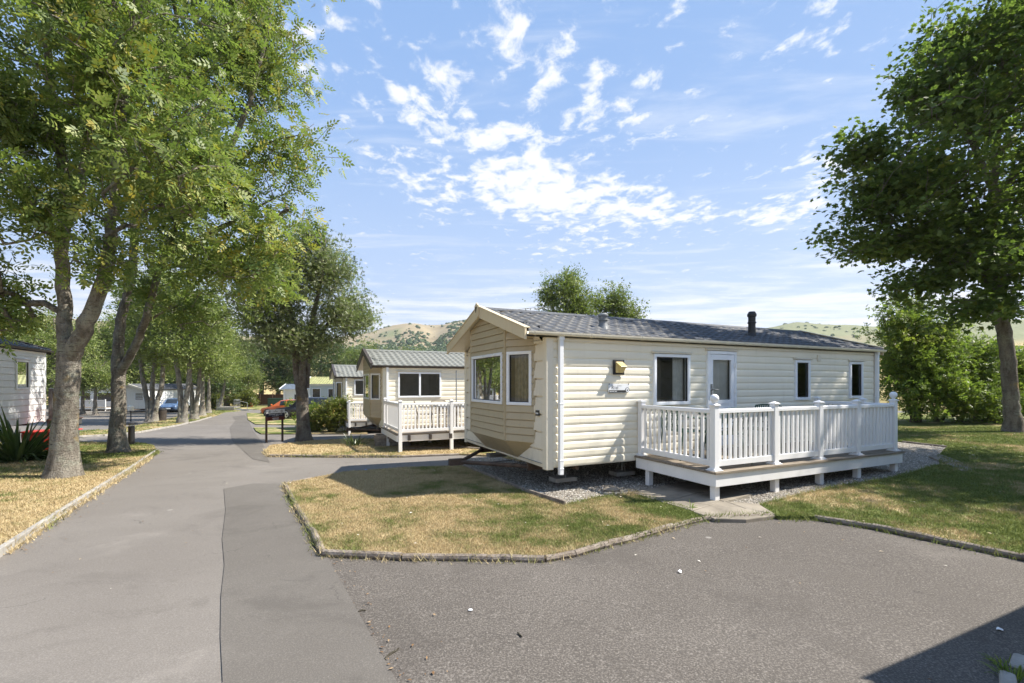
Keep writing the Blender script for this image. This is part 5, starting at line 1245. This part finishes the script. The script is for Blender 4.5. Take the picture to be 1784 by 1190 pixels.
# golden shrub, low hedge by the black car, hedges along the row
def shrub(name, label, px_, Y, r, h, sd, leaf, n=200, per=18, size=.13, ysq=.8, yellow=.15):
    b = at(px_, Y); rr = random.Random(sd)
    stems = [[(rr.uniform(-.2, .2), rr.uniform(-.15, .15), 0, .025), (rr.uniform(-.5, .5)*r, rr.uniform(-.4, .4)*r, h*.5, .015), (rr.uniform(-.8, .8)*r, rr.uniform(-.5, .5)*r, h*.85, .006)] for _ in range(6)]
    plant(name, label, 'shrub', b, grow(sd, stems, [(0, 0, h*.45, r, r*ysq, h*.48), (.3*r, 0, h*.68, r*.55, r*.5, h*.28), (-.4*r, 0, h*.4, r*.6, r*.5, h*.36)], n, per, .11, 'spray', size, lump=.4, yellow=yellow, rtip=.003, trunk_k=6, droop=.0), 'bark_brown', leaf, part=('stems', 'foliage'))
shrub('garden_shrub', 'golden green shrub in front of the third caravan', 582, 20.2, 1.0, 1.75, 101, 'leaf_shrub', 300)
shrub('garden_shrub', 'dark green clipped shrub between the whitebeam and the golden shrub', 547, 20.6, .75, 1.35, 102, 'leaf_hedge', 200, yellow=.02)
shrub('garden_shrub', 'low rounded green bush behind the bonnet of the black car', 516, 38., .85, 1.7, 103, 'leaf_hedge', 160, 14, .22)
shrub('garden_shrub', 'yellow green bush at the end of the brown fence beside the red box', 424, 62, 2.2, 2.4, 104, 'leaf_shrub', 160, 14, .34, yellow=.05)
shrub('garden_shrub', 'pale bush at the foot of the leaning roadside tree', 372, 56, 1.3, 2.1, 105, 'leaf_shrub', 120, 12, .32)
shrub('garden_shrub', 'bush beside the parked blue car', 308, 52, 1.1, 1.3, 106, 'leaf_shrub', 100, 12, .3)
# strap-leaved flax on the left and a small clump by the planter
def strap_plant(name, label, loc, n, ln, wd, seed, leaf='leaf_flax', spread=1.):
    rng = np.random.default_rng(seed); V = []; T = []
    for i in range(n):
        a = rng.uniform(0, 6.28); L_ = ln*rng.uniform(.55, 1.1); el = rng.uniform(.25, 1.45); w = wd*rng.uniform(.7, 1.2); r0 = rng.uniform(0, .28)*spread
        d = np.array([math.cos(a), math.sin(a), 0]); sd = np.array([-d[1], d[0], 0]); p = d*r0; tw = rng.uniform(-.5, .5); k = 9; bend = rng.uniform(.9, 2.3)*(1.5-el)
        ps = [p.copy()]; e = el
        for j in range(k): p = p+(d*math.cos(e)+np.array([0, 0, 1])*math.sin(e))*L_/k; e -= bend/k*(.4+1.4*j/k); ps.append(p.copy())
        tint = np.clip(rng.normal(.42, .2), 0, 1)
        for j in range(k):
            wa = w*(1-(j/k)**2.5)*(.6+.4*min(1, j/2)); wb = w*(1-((j+1)/k)**2.5)*(.6+.4*min(1, (j+1)/2)); s = sd+np.array([0, 0, tw*.6]); up = np.array([0, 0, .0])
            mid_a, mid_b = ps[j]-np.array([0, 0, wa*.35]), ps[j+1]-np.array([0, 0, wb*.35])
            V += [ps[j]-s*wa/2, mid_a, mid_b, ps[j+1]-s*wb/2, mid_a, ps[j]+s*wa/2, ps[j+1]+s*wb/2, mid_b]; T += [tint, tint]
    root = empty(name, loc, 0, label, 'plant'); link('foliage', np_mesh('foliage', np.array(V), 4, tint=np.array(T)), M[leaf], root)
    return root
bf = G(28, 806); strap_plant('flax_plant', 'big dark flax clump with long arching strap leaves on the left verge', (bf[0], bf[1], float(gz(*bf))), 150, 1.35, .085, 5)
bf2 = G(48, 802); strap_plant('flax_plant', 'smaller flax clump with bronze tips beside the big flax clump', (bf2[0], bf2[1], float(gz(*bf2))), 70, .8, .05, 6)
bp = G(618, 778); strap_plant('garden_plant', 'small leafy clump with a dried seed head near the wooden planter', (bp[0], bp[1], float(gz(*bp))), 60, .55, .03, 7)
bw = G(1766, 1183); strap_plant('grass_tuft', 'bright grass tuft in the shaded bottom right corner', (bw[0], bw[1], float(gz(*bw))), 60, .09, .007, 8, 'leaf_hedge', .25)
bw = G(1748, 1160); strap_plant('grass_tuft', 'small grass tuft beside the pale kerb stone', (bw[0], bw[1], float(gz(*bw))), 40, .07, .006, 9, 'leaf_hedge', .2)
# scrub and hedgerows on the far hill, read as one mass
def scrub():
    rng = np.random.default_rng(77); P = []
    def add(n, f): 
        for _ in range(n): P.append(f())
    th0 = lambda px: math.atan2(px-892, F)
    def pt(th, r): return (r*math.sin(th), r*math.cos(th))
    for _ in range(3200):                                    # patches
        th = rng.uniform(-.95, .85); r = rng.uniform(430, 940); x, y = pt(th, r)
        v = math.sin(x*.021+1.3)*math.sin(y*.017+.4)+.6*math.sin(x*.047+y*.031)
        if v > .55+.3*rng.random() : P.append((x, y, rng.uniform(1.1, 2.9)))
    for _ in range(1500):                                     # band of scrub low on the spur, thinning to the crest
        th = rng.uniform(-.34, -.03); r = 470+rng.exponential(75); P.append((*pt(th, r), rng.uniform(1.4, 3.6)))
    for _ in range(750):
        th = rng.normal(-.06, .035); r = rng.uniform(520, 900); P.append((*pt(th, r), rng.uniform(1.4, 3.6)))
    for ra, rb, ta, tb in ((330, 350, -.4, 0.0), (400, 380, -1., -.4), (300, 330, -1.0, -.55), (415, 440, .3, .9), (520, 470, .3, .75)):
        for _ in range(260):
            u = rng.random(); th = ta+(tb-ta)*u; r = ra+(rb-ra)*u+rng.normal(0, 3); P.append((*pt(th, r), rng.uniform(1.8, 3.8)))
    for _ in range(60): th = rng.choice([.565, .60, .635, -.02, .03, .72])+rng.normal(0, .02); P.append((*pt(th, rng.uniform(890, 960)), rng.uniform(2, 4.5)))
    V = []; T = []
    for x, y, r in P:
        z = float(gz(x, y))-.06+float(hills(x, y)); n = 18
        d = rng.normal(size=(n, 3)); d /= np.linalg.norm(d, axis=1, keepdims=True); d[:, 2] = np.abs(d[:, 2])
        c = np.array([x, y, z])+d*np.array([r, r, r*.85])*rng.uniform(.5, 1., (n, 1)); s = r*.55
        a = rng.normal(size=(n, 3)); a -= d*np.sum(a*d, 1, keepdims=True); a /= np.linalg.norm(a, axis=1, keepdims=True); b = np.cross(d, a)
        V.append(np.stack([c-a*s, c-b*s, c+a*s, c+b*s], 1).reshape(-1, 3)); T.append(np.clip(rng.normal(.3, .15, n)+.15*d[:, 2], 0, 1))
    tag(link('scrub', np_mesh('scrub', np.concatenate(V), 4, tint=np.concatenate(T)), M['leaf_dark']), kind='stuff')
scrub()

# ------------------------------------------------------------------ cars
def paint(name, col, coat=.6):
    t = NT(name); n = t.noise(1.5, 4); return t.done(t.bsdf(t.mix(t.rng(n, .3, .7), col, tuple(c*.85 for c in col)), .28, .1, .5, None, coat))
M['paint_black'] = paint('black_car_paint', (.012, .013, .018)); M['paint_orange'] = paint('orange_car_paint', (.58, .13, .025)); M['paint_blue'] = paint('blue_car_paint', (.10, .17, .30))
M['lamp_glass'] = simple('lamp_glass', (.65, .67, .7), .15, .1)
def car(label, loc, rz, L, W, H, colour, kind):
    """Nose towards +x. Lofted body with glasshouse, panes, lamps, wheels and arches."""
    root = empty('parked_car', loc, rz, label, 'car'); hw = W/2; g = .19
    if kind == 'suv': st = [(0, .72, .42, .78, .78, .60), (.04, .90, .26, .86, .86, .66), (.24, .97, .22, .98, .98, .70), (.255, .97, .22, 1.0, 1.02, .72), (.37, 1., .22, 1.06, 1.60, .76), (.50, 1., .22, 1.08, 1.68, .78), (.80, 1., .22, 1.10, 1.66, .76), (.93, .97, .24, 1.10, 1.52, .72), (.99, .93, .30, 1.08, 1.14, .70), (1., .86, .42, .85, .85, .66)]
    else: st = [(0, .66, .40, .62, .62, .56), (.05, .88, .22, .74, .74, .62), (.22, .96, .18, .88, .89, .68), (.25, .97, .18, .90, .93, .70), (.42, 1., .18, .96, 1.42, .70), (.55, 1., .18, .98, 1.48, .72), (.80, 1., .18, 1.0, 1.42, .70), (.93, .96, .20, 1.0, 1.22, .66), (.99, .90, .28, .96, 1.0, .66), (1., .82, .40, .80, .80, .60)]
    sc_ = H/max(s[4] for s in st); rings = []
    for fx, fw, zb_, zbelt, zt_, tw in st:
        w = hw*fw; x = L/2-fx*L; zb_, zbelt, zt_ = zb_*sc_, zbelt*sc_, zt_*sc_; t = hw*tw if zt_-zbelt > .12 else w*.86
        h = [(0, zb_), (w*.8, zb_), (w*.97, zb_+.10), (w, zb_+(zbelt-zb_)*.55), (w*.965, zbelt), (t, zt_-.05 if zt_-zbelt > .12 else zt_-.005), (t*.82, zt_), (0, zt_+.012)]
        rings.append([(x, y, z) for y, z in h]+[(x, -y, z) for y, z in h[-2:0:-1]])
    k = len(rings[0]); b = MB()
    for r in rings: b.v += r
    for i in range(len(rings)-1):
        for j in range(k): jj = (j+1) % k; b.f.append((i*k+j, i*k+jj, (i+1)*k+jj, (i+1)*k+j))
    b.f.append(tuple(range(k))[::-1]); b.f.append(tuple((len(rings)-1)*k+j for j in range(k)))
    body = b.build('body', M[colour], root, smooth=True); sb = body.modifiers.new('soft', 'BEVEL'); sb.width = .035; sb.segments = 2; sb.limit_method = 'ANGLE'; sb.angle_limit = R(30)
    def pane(name, idx, shrink=.9, off=.012):
        pts = [Vector(rings[i][j]) for i, j in idx]; c = sum(pts, Vector())/len(pts); n = (pts[1]-pts[0]).cross(pts[2]-pts[0]).normalized()
        if n.dot(c-Vector((c.x*.6, 0, .7*H))) < 0: n = -n
        m = MB(); q = [c+(p-c)*shrink+n*off for p in pts]; m.poly([tuple(p) for p in q]); m.poly([tuple(p-n*.02) for p in q][::-1]); return m.build(name, M['dark_glass'], root, fix=False)
    pane('windscreen', [(3, 6), (3, 8), (4, 8), (4, 6)], .93); pane('rear_window', [(7, 6), (7, 8), (8, 8), (8, 6)], .85)
    for a, c in ((4, 5), (5, 6), (6, 7)):
        pane('side_window', [(a, 4), (a, 5), (c, 5), (c, 4)], .88, .016); pane('side_window', [(a, 10), (a, 9), (c, 9), (c, 10)], .88, .016)
    for x in (L/2-.18*L, -L/2+.19*L):
        for sg in (-1, 1):
            r = .36 if kind == 'suv' else .31; cy = sg*(hw-.10); m = MB(); m.prism([((r+.05)*math.cos(a), (r+.05)*math.sin(a)) for a in np.linspace(0, 2*math.pi, 29)[:-1]], sg*(hw-.20), sg*(hw+.004), lambda u, p: (x+p[0], u, r+p[1])); m.build('wheel_arch', M['black'], root)
            y1 = sg*(hw+.02); m = MB(); m.prism([(r*math.cos(a), r*math.sin(a)) for a in np.linspace(0, 2*math.pi, 29)[:-1]], sg*(hw-.2), y1, lambda u, p: (x+p[0], u, r+p[1])); wo = m.build('wheel', M['rubber'], root, bevel=.02)
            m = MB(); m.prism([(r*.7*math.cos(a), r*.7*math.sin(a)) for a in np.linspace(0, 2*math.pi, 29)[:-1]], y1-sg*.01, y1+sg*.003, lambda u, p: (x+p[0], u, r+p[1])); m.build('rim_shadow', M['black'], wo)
            m = MB()
            for s in range(5):
                a = s*2*math.pi/5+.3; ca, sa = math.cos(a), math.sin(a); pr = [(ca*.05-sa*.045, sa*.05+ca*.045), (ca*r*.68-sa*.055, sa*r*.68+ca*.055), (ca*r*.68+sa*.055, sa*r*.68-ca*.055), (ca*.05+sa*.045, sa*.05-ca*.045)]
                m.prism(pr, y1+sg*.003, y1+sg*.016, lambda u, p: (x+p[0], u, r+p[1]))
            a_ = np.linspace(0, 2*math.pi, 25)[:-1]; m.tube([(x+r*.69*math.cos(a), y1+sg*.008, r+r*.69*math.sin(a)) for a in np.linspace(0, 2*math.pi, 25)], .018, 6); m.build('rim', M['alloy'], wo)
    zl = (.80 if kind == 'suv' else .62)*sc_
    for sg in (-1, 1):
        m = MB(); m.box(L/2-.20, L/2-.015, sg*hw*.52-.14, sg*hw*.52+.14, zl-.12, zl-.01); m.build('headlight', M['lamp_glass'], root, bevel=.03)
        m = MB(); m.box(L*.235-.06, L*.235+.05, sg*(hw+.06)-.10, sg*(hw+.06)+.10, 1.02*sc_*(.95 if kind != 'suv' else 1), 1.17*sc_*(.95 if kind != 'suv' else 1)); m.build('door_mirror', M[colour], root, bevel=.03)
        m = MB(); m.box(-L/2+.0, -L/2+.12, sg*hw*.66-.10, sg*hw*.66+.10, .85*sc_, 1.0*sc_); m.build('tail_light', M['red'], root, bevel=.02)
    m = MB(); m.box(L/2-.06, L/2+.006, -.42, .42, .42*sc_, .56*sc_); m.box(L/2-.10, L/2+.002, -hw*.75, hw*.75, .27*sc_, .36*sc_); m.build('grille', M['black'], root, bevel=.01)
    m = MB(); m.box(L/2+.0065, L/2+.013, -.26, .26, .40*sc_, .50*sc_); m.build('number_plate', M['sign_white'], root)
    return root
def carat(px, py, **k):
    x, y = G(px, py); return x, y, float(gz(x, y))
Yc = 34.2; xn = pxx(478, Yc)
car('black estate car with silver five spoke wheels parked behind the whitebeam trunk', (xn+2.33, Yc+.75, float(gz(xn, Yc))), R(180+3), 4.66, 1.86, 1.62, 'paint_black', 'suv')
Yo = 40.; xo = pxx(453, Yo)
car('orange hatchback with only its nose showing past the black car', (xo+2.02, Yo+.7, float(gz(xo, Yo))), R(180+4), 4.05, 1.75, 1.46, 'paint_orange', 'hatch')
Yb = 49.; xb = pxx(283, Yb)
car('blue hatchback facing the road beside the grey gabled caravan', (xb, Yb+1.6, float(gz(xb, Yb))), R(-68), 4.0, 1.74, 1.46, 'paint_blue', 'hatch')

# ------------------------------------------------------------------ sign board, bollard, bins, fence and other fittings
def sign_board():
    a = G(464, 771); b = G(492, 768.5); z = min(float(gz(*a)), float(gz(*b)))
    d = Vector((b[0]-a[0], b[1]-a[1])); w = d.length; ang = math.atan2(d.y, d.x)
    root = empty('sign_board', (a[0], a[1], z), ang, 'grey, navy and maroon information board on two brown posts at the lawn tip', 'sign')
    Y = a[1]; H = lambda py: EYE+(668-py)/F*Y-z
    for x in (0, w): m = MB(); m.box(x-.024, x+.024, -.03, .03, -.05, H(713)); m.build('post', M['brown_post'], root, bevel=.004)
    x0, x1 = -.045, w+.055; zs = [H(714), H(720.8), H(727), H(733.5)]
    for n, m_, (za, zb_) in (('grey_panel', 'grey_panel', (zs[1]+.001, zs[0])), ('navy_panel', 'navy', (zs[2]+.001, zs[1])), ('maroon_panel', 'maroon', (zs[3], zs[2]))):
        m = MB(); m.box(x0, x1, -.052, -.031, za, zb_); po = m.build(n, M[m_], root, bevel=.002); cx = .5*(x0+x1)
        h = zb_-za
        if n == 'grey_panel':
            for ex in (x0+.17*(x1-x0), x0+.83*(x1-x0)):
                for r, dd, mm in ((.046, -.0535, 'ink'), (.036, -.0545, 'grey_panel'), (.018, -.0555, 'ink')):
                    e = MB(); e.prism([(ex+r*math.cos(t_), za+h*.5+r*math.sin(t_)) for t_ in np.linspace(0, 6.2832, 21)[:-1]], dd, dd+.001, lambda q, p: (p[0], q, p[1])); e.build('emblem', M[mm], po)
            e = MB(); e.prism([(cx-.012, za+h*.55), (cx+.012, za+h*.55), (cx, za+h*.86)], -.0535, -.0525, lambda q, p: (p[0], q, p[1])); e.box(cx-.08, cx+.08, -.0535, -.0525, za+h*.36, za+h*.44); e.build('emblem', M['ink'], po)
        else:
            rnd = random.Random(4); e = MB()
            rows = ((.66, .36), (.24, .17)) if n == 'navy_panel' else ((.62, .17), (.22, .15))
            for fz, hw_ in rows:
                x = cx-hw_*(x1-x0)
                while x < cx+hw_*(x1-x0):
                    q = rnd.uniform(.006, .013); e.box(x, x+q, -.0535, -.0525, za+h*(fz-.09), za+h*(fz+rnd.uniform(.03, .12))); x += q+.005+(.014 if rnd.random() < .12 else 0)
            e.build('lettering', M['sign_white'], po)
sign_board()
def lathe_thing(name, label, cat, loc, parts):
    root = empty(name, loc, 0, label, cat)
    for n, prof, m in parts: b = MB(); b.lathe(prof, (0, 0, 0), 20); b.build(n, M[m], root, smooth=False)
    return root
x, y = G(229, 777); lathe_thing('bollard_light', 'black mushroom topped bollard light behind the slender ash trunk', 'bollard', (x, y, float(gz(x, y))),
    [('post', [(.085, -.05), (.085, .62)], 'black'), ('lamp_lens', [(.07, .621), (.07, .67)], 'sign_white'), ('cap', [(.09, .671), (.15, .69), (.155, .71), (.11, .75), (.0, .765)], 'black')])
x, y = G(228, 737); lathe_thing('lamp_post', 'short post with a cream lantern head beside the slender ash trunk', 'lamp', (x, y, float(gz(x, y))), [('post', [(.03, 0), (.03, .75)], 'black'), ('lantern', [(.05, .7501), (.16, .78), (.17, 1.0), (.12, 1.08), (.02, 1.1)], 'cream_trim')])
x, y = G(282, 734); lathe_thing('litter_bin', 'small dark litter bin by the three stemmed roadside tree', 'bin', (x, y, float(gz(x, y))), [('bin_body', [(.24, 0), (.28, .75)], 'brown_trim'), ('lid', [(.29, .7501), (.29, .8), (.2, .88)], 'black')])
x, y = G(436, 709); lathe_thing('fire_point', 'small red fire point at the end of the lane', 'fire point', (x, y, float(gz(x, y))), [('cabinet', [(.3, 0), (.3, .95), (.22, 1.15), (.05, 1.2)], 'red'), ('base', [(.34, -.02), (.34, -.001)], 'concrete')])
def fence():
    Y = 68.; x0, x1 = pxx(432, Y), pxx(500, Y); z = float(gz(x0, Y)); root = empty('board_fence', (x0, Y, z), 0, 'dark brown close board fence across the end of the road', 'fence')
    L_ = x1-x0; b = MB(); n = int(L_/.14)
    for i in range(n): b.box(i*.14, i*.14+.136, (i % 2)*.012, .022+(i % 2)*.012, .12, 1.62+.01*(i % 3))
    b.build('board_panel', M['fence_brown'], root)
    for i in range(int(L_/1.8)+1): p = MB(); p.box(i*1.8-.05, i*1.8+.05, -.09, -.001, 0, 1.66); p.build('post', M['fence_brown'], root)
    g = MB(); g.box(0, L_, -.03, .03, -.05, .118); g.build('gravel_board', M['concrete'], root)
fence()
def cabinet():
    Y = 62.; x0 = pxx(466, Y); z = float(gz(x0, Y)); root = empty('utility_cabinet', (x0, Y, z), 0, 'long grey green utility cabinet in front of the brown fence', 'cabinet')
    b = MB(); b.box(0, 2.2, 0, .6, .05, 1.15); b.build('cabinet_body', M['green_metal'], root, bevel=.03); b = MB(); b.box(-.04, 2.24, -.04, .64, 1.151, 1.21); b.build('lid', M['green_metal'], root, bevel=.01)
cabinet()
x, y = 62., 0
def ramp_deck():
    Y = 53.; x0 = pxx(377, Y); z = float(gz(x0, Y)); root = empty('ramp_platform', (x0, Y, z), R(8), 'raised pale platform with grey handrails near the end of the road', 'platform')
    b = MB(); b.box(0, 1.9, 0, 1.6, .35, .42); b.box(.0, 1.9, .0, .04, .1, .348); b.build('platform', M['concrete'], root)
    for s in (0.03, 1.87):
        r = MB(); r.tube([(s, .03, 0), (s, .03, 1.25), (s, 1.55, 1.25), (s, 1.55, .4)], .03, 8); r.tube([(s, .03, .85), (s, 1.55, .85)], .02, 8)
        for k in range(1, 6): r.tube([(s, .03+k*.25, .42), (s, .03+k*.25, 1.25)], .012, 6)
        r.build('handrail', M['grey_paint'], root)
    r = MB(); r.box(1.9, 3.4, .2, 1.4, .0, .05); r.tube([(1.95, .1, .35), (3.3, .1, 0.02)], .05, 8); r.tube([(1.95, .1, 1.25), (3.3, .1, .9), (3.3, .1, 0)], .03, 8); r.build('ramp', M['grey_paint'], root)
ramp_deck()
def planter():
    x, y = G(654, 780); root = empty('wooden_planter', (x, y, float(gz(x, y))+.02), A1-R(18), 'weathered empty timber planter trough by the tall deck legs', 'planter')
    b = MB(); L_, W_, H_ = 1.0, .38, .36
    for i in range(3):
        z0, z1 = .02+i*.115, .125+i*.115; s = .012*i
        b.box(-s, L_+s, -.022-s, -s, z0, z1); b.box(-s, L_+s, W_+s, W_+.022+s, z0, z1); b.box(-.022-s, -s-.001, -s+.0005, W_+s-.0005, z0, z1); b.box(L_+s+.001, L_+.022+s, -s+.0005, W_+s-.0005, z0, z1)
    b.build('slats', M['timber'], root, bevel=.004); e = MB(); e.box(0.002, L_-.002, .002, W_-.002, .01, .27); e.build('soil', M['brown_trim'], root)
planter()
def tub():
    x, y = pxx(88, 12.9), 12.9; root = empty('storage_tub', (x, y, float(gz(x, y))), R(20), 'red plastic tub under the raised deck behind the thick ash trunk', 'tub')
    b = MB(); b.v = []; rings = []
    for s, z in ((.82, 0), (.95, .1), (1., .50), (.98, .56)):
        rings.append([(.55*s*math.copysign(abs(math.cos(a))**.5, math.cos(a)), .35*s*math.copysign(abs(math.sin(a))**.5, math.sin(a)), z) for a in np.linspace(0, 6.2832, 25)[:-1]])
    k = 24
    for r in rings: b.v += r
    for i in range(3):
        for j in range(k): jj = (j+1) % k; b.f.append((i*k+j, i*k+jj, (i+1)*k+jj, (i+1)*k+j))
    b.f.append(tuple(3*k+j for j in range(k))); b.f.append(tuple(range(k))[::-1]); b.build('tub_body', M['red'], root, smooth=False)
    l = MB(); l.box(-.57, .57, -.37, .37, .5605, .59); l.build('lid', M['red'], root, bevel=.02)
tub()
# dark rail deck behind the left caravan
dl = Vector((math.cos(al), math.sin(al))); o = cl+dl*.02
M['rail_dark'] = simple('dark_grey_rail', (.07, .068, .066), .6, .2, 5)
dk = deck('dark grey rail deck past the pale caravan end', (cl.x-.02, cl.y+.02, .19), al, .05, .92, .50, .36, [.1, .86], left_from=.1, paint='rail_dark', board='fence_brown')

# ------------------------------------------------------------------ deck furniture
def garden_chair(label, loc, rz, frame='green_metal', seat='green_metal', group=None):
    root = empty('garden_chair', loc, rz, label, 'chair', group); r = .012
    for sx in (-1, 1):
        f = MB(); f.tube([(sx*.25, .24, 0), (sx*.25, .22, .43), (sx*.25, .22, .64), (sx*.25, -.16, .66)], r, 8); f.build('arm', M[frame], root)
        f = MB(); f.tube([(sx*.25, -.28, 0), (sx*.24, -.22, .42), (sx*.22, -.31, .80)], r, 8); f.build('leg', M[frame], root)
    s = MB(); s.tube([(-.24, .22, .43), (.24, .22, .43)], r, 8)
    for i in range(9): y = -.2+i*.052; s.box(-.235, .235, y, y+.034, .425, .437)
    s.build('seat', M[seat], root)
    b = MB(); b.tube([(-.22, -.31, .80), (-.1, -.315, .82), (.1, -.315, .82), (.22, -.31, .80)], r, 8)
    for i in range(11): x = -.19+i*.038; b.tube([(x, -.235, .45), (x, -.312, .81)], .009, 6)
    for z in (.53, .62, .71): t = (z-.43)/.38; b.tube([(-.23, -.225-.09*t, z), (.23, -.225-.09*t, z)], .007, 6)
    b.build('backrest', M[frame], root)
    return root
def garden_table(label, loc, rz, w, d, h, top='green_metal', leg='green_metal', round_=False):
    root = empty('garden_table', loc, rz, label, 'table'); t = MB()
    if round_: t.lathe([(w/2, h-.03), (w/2+.01, h-.015), (w/2, h)], (0, 0, 0), 28)
    else:
        n = int(d/.09)
        for i in range(n): t.box(-w/2, w/2, -d/2+i*d/n, -d/2+(i+.9)*d/n, h-.025, h)
        t.box(-w/2+.03, w/2-.03, -d/2+.03, -d/2+.07, h-.08, h-.026); t.box(-w/2+.03, w/2-.03, d/2-.07, d/2-.03, h-.08, h-.026)
    t.build('table_top', M[top], root)
    for sx in (-1, 1):
        for sy in (-1, 1): l = MB(); k = .3 if round_ else 1; l.tube([(sx*(w/2-.07)*.8, sy*(d/2-.07)*.8, 0), (sx*(w/2-.07)*(.45 if round_ else .8), sy*(d/2-.07)*(.45 if round_ else .8), h-.03)], .018, 8); l.build('leg', M[leg], root)
    return root
def ondeck(c, s, q, zt, a=A1, dz=0): return (c[0]+math.cos(a)*s+math.sin(a)*q, c[1]+math.sin(a)*s-math.cos(a)*q, zt+dz)
garden_table('round dark green garden table on the near white deck', ondeck(C1, 2.85, .72, .42), 0, .75, .75, .70, round_=True)
g = 'dark green garden chairs on the near deck'
garden_chair('dark green slatted chair next to the window wall of the near deck', ondeck(C1, 2.20, .52, .42), A1+R(-95), group=g)
garden_chair('dark green slatted chair nearest the ball topped corner post', ondeck(C1, 2.45, 1.08, .42), A1+R(-15), group=g)
garden_chair('dark green slatted chair facing the round table from the door side', ondeck(C1, 3.55, .80, .42), A1+R(95), group=g)
z2 = -.19+.43
garden_table('taupe dining table with a parasol pole on the second deck', ondeck(C2, 1.9, 1.55, z2), A1, 1.3, .8, .72, 'grey_panel', 'taupe')
g = 'taupe chairs on the second deck'
for s, q, r_, lab in ((1.0, 1.3, -100, 'taupe chair at the road end of the second deck table'), (1.5, 2.15, 10, 'taupe chair with its back to the front rail of the second deck, left one'), (2.3, 2.15, -8, 'taupe chair with its back to the front rail of the second deck, right one'), (1.6, .85, 175, 'taupe chair on the wall side of the second deck table')):
    garden_chair(lab, ondeck(C2, s, q, z2), A1+R(r_), 'taupe', 'taupe', g)
def parasol():
    p = ondeck(C2, 1.9, 1.55, z2); root = empty('parasol_pole', p, 0, 'slim grey parasol pole standing through the second deck table', 'parasol pole')
    b = MB(); b.lathe([(.018, .05), (.018, 1.75)], (0, 0, 0), 10); b.build('pole', M['grey_paint'], root); b = MB(); b.lathe([(.24, .001), (.24, .05), (.04, .09)], (0, 0, 0), 18); b.build('base', M['concrete'], root)
parasol()
z3 = -.45+.43
g = 'chairs on the third deck'
garden_chair('brown chair at the corner of the third deck', ondeck(C3, .6, 2.0, z3), A1+R(20), 'taupe', 'taupe', g); garden_chair('brown chair near the window of the third deck', ondeck(C3, 1.3, 1.3, z3), A1+R(-60), 'taupe', 'taupe', g)

# ------------------------------------------------------------------ small things lying about
def scrap(name, label, cat, px, py, s, mat, seed, off=.01, group=None, flat=.35):
    x, y = G(px, py); rnd = random.Random(seed); b = MB(); n = 7; top = []; 
    pts = [(s*rnd.uniform(.6, 1.2)*math.cos(k*6.283/n), s*rnd.uniform(.5, 1.)*math.sin(k*6.283/n), rnd.uniform(0, s*flat)) for k in range(n)]
    b.v = pts+[(p[0], p[1], p[2]+.003) for p in pts]+[(0, 0, s*flat*.8), (0, 0, s*flat*.8+.003)]
    for k in range(n): j = (k+1) % n; b.f += [(j, k, 2*n), (n+k, n+j, 2*n+1), (k, j, n+j, n+k)]
    o = b.build(name, M[mat], None); o.location = (x, y, float(gz(x, y))+off); o.rotation_euler = (0, 0, rnd.uniform(0, 6)); return tag(o, label, cat, group)
M['blue_litter'] = simple('blue_wrapper', (.08, .25, .65), .4)
scrap('paper_scrap', 'crumpled white paper scrap alone on the drive asphalt', 'litter', 1184, 999, .022, 'sign_white', 1, .008, flat=.9)
scrap('paper_scrap', 'white scrap lying in the shadow at the bottom right corner', 'litter', 1742, 1100, .022, 'sign_white', 2, .008, flat=.6)
scrap('paper_scrap', 'flat pale scrap in the middle of the drive', 'litter', 820, 1065, .018, 'sign_white', 3, .008, flat=.15)
scrap('wrapper', 'small blue wrapper in the shaded grass of the front lawn', 'litter', 638, 827, .035, 'blue_litter', 4, .09, flat=.4)
def twig(label, px, py, s, seed):
    x, y = G(px, py); rnd = random.Random(seed); b = MB(); p = [(s*(t-.5), s*.25*math.sin(t*3+seed), .008+.004*rnd.random()) for t in np.linspace(0, 1, 6)]
    b.tube(p, [.003, .005, .006, .006, .005, .003], 6); o = b.build('twig', M['bark_brown'], None); o.location = (x, y, float(gz(x, y))); o.rotation_euler = (0, 0, seed*1.3); tag(o, label, 'twig')
twig('curved brown twig on the drive beside the repaired road strip', 684, 1142, .11, 1.2)
twig('short twig lying on the drive right of the curved twig', 905, 1109, .05, 2.)
twig('thin twig at the joint of the drive and the repaired strip', 631, 1067, .05, .4)
for px_, py_, s_, lab, sd in ((1777, 1160, .06, 'pale kerb stone at the right edge of the shaded corner', 1), (1756, 1192, .055, 'pale kerb stone cut by the bottom of the picture', 2)):
    x, y = G(px_, py_); b = MB(); b.box(-s_*1.5, s_*1.5, -s_*.6, s_*.6, 0, .035); o = b.build('kerb_stone', M['kerb'], None, bevel=.02); o.location = (x, y, float(gz(x, y))+.002); o.rotation_euler = (0, 0, R(30+sd*7)); tag(o, lab, 'stone')
x, y = G(1065, 858); b = MB(); b.lathe([(.10, 0), (.12, .03), (.08, .06), (.02, .07)], (0, 0, 0), 9); o = b.build('flat_stone', M['slab'], None, smooth=False); o.scale = (1.2, .7, 1); o.location = (x, y, float(gz(x, y))+.02); tag(o, 'large flat pale stone lying on the sunlit gravel', 'stone')
# a tall weed on the paving
bw = G(1205, 893); strap_plant('weed', 'lone dandelion weed growing between the paving slabs', (bw[0], bw[1], float(gz(*bw))+.05), 9, .12, .012, 19, 'leaf_hedge', .1)

# ------------------------------------------------------------------ thin summer haze over the valley
def haze():
    t = NT('haze'); v = t.n('ShaderNodeVolumePrincipled'); v.inputs['Color'].default_value = (.86, .91, 1., 1); v.inputs['Density'].default_value = .00018; v.inputs['Anisotropy'].default_value = .2
    t.l(v.outputs[0], t.out.inputs['Volume'])
    b = MB(); b.box(-4200, 4200, -700, 4200, -8, 330); tag(b.build('haze', t.m), kind='stuff')
haze()
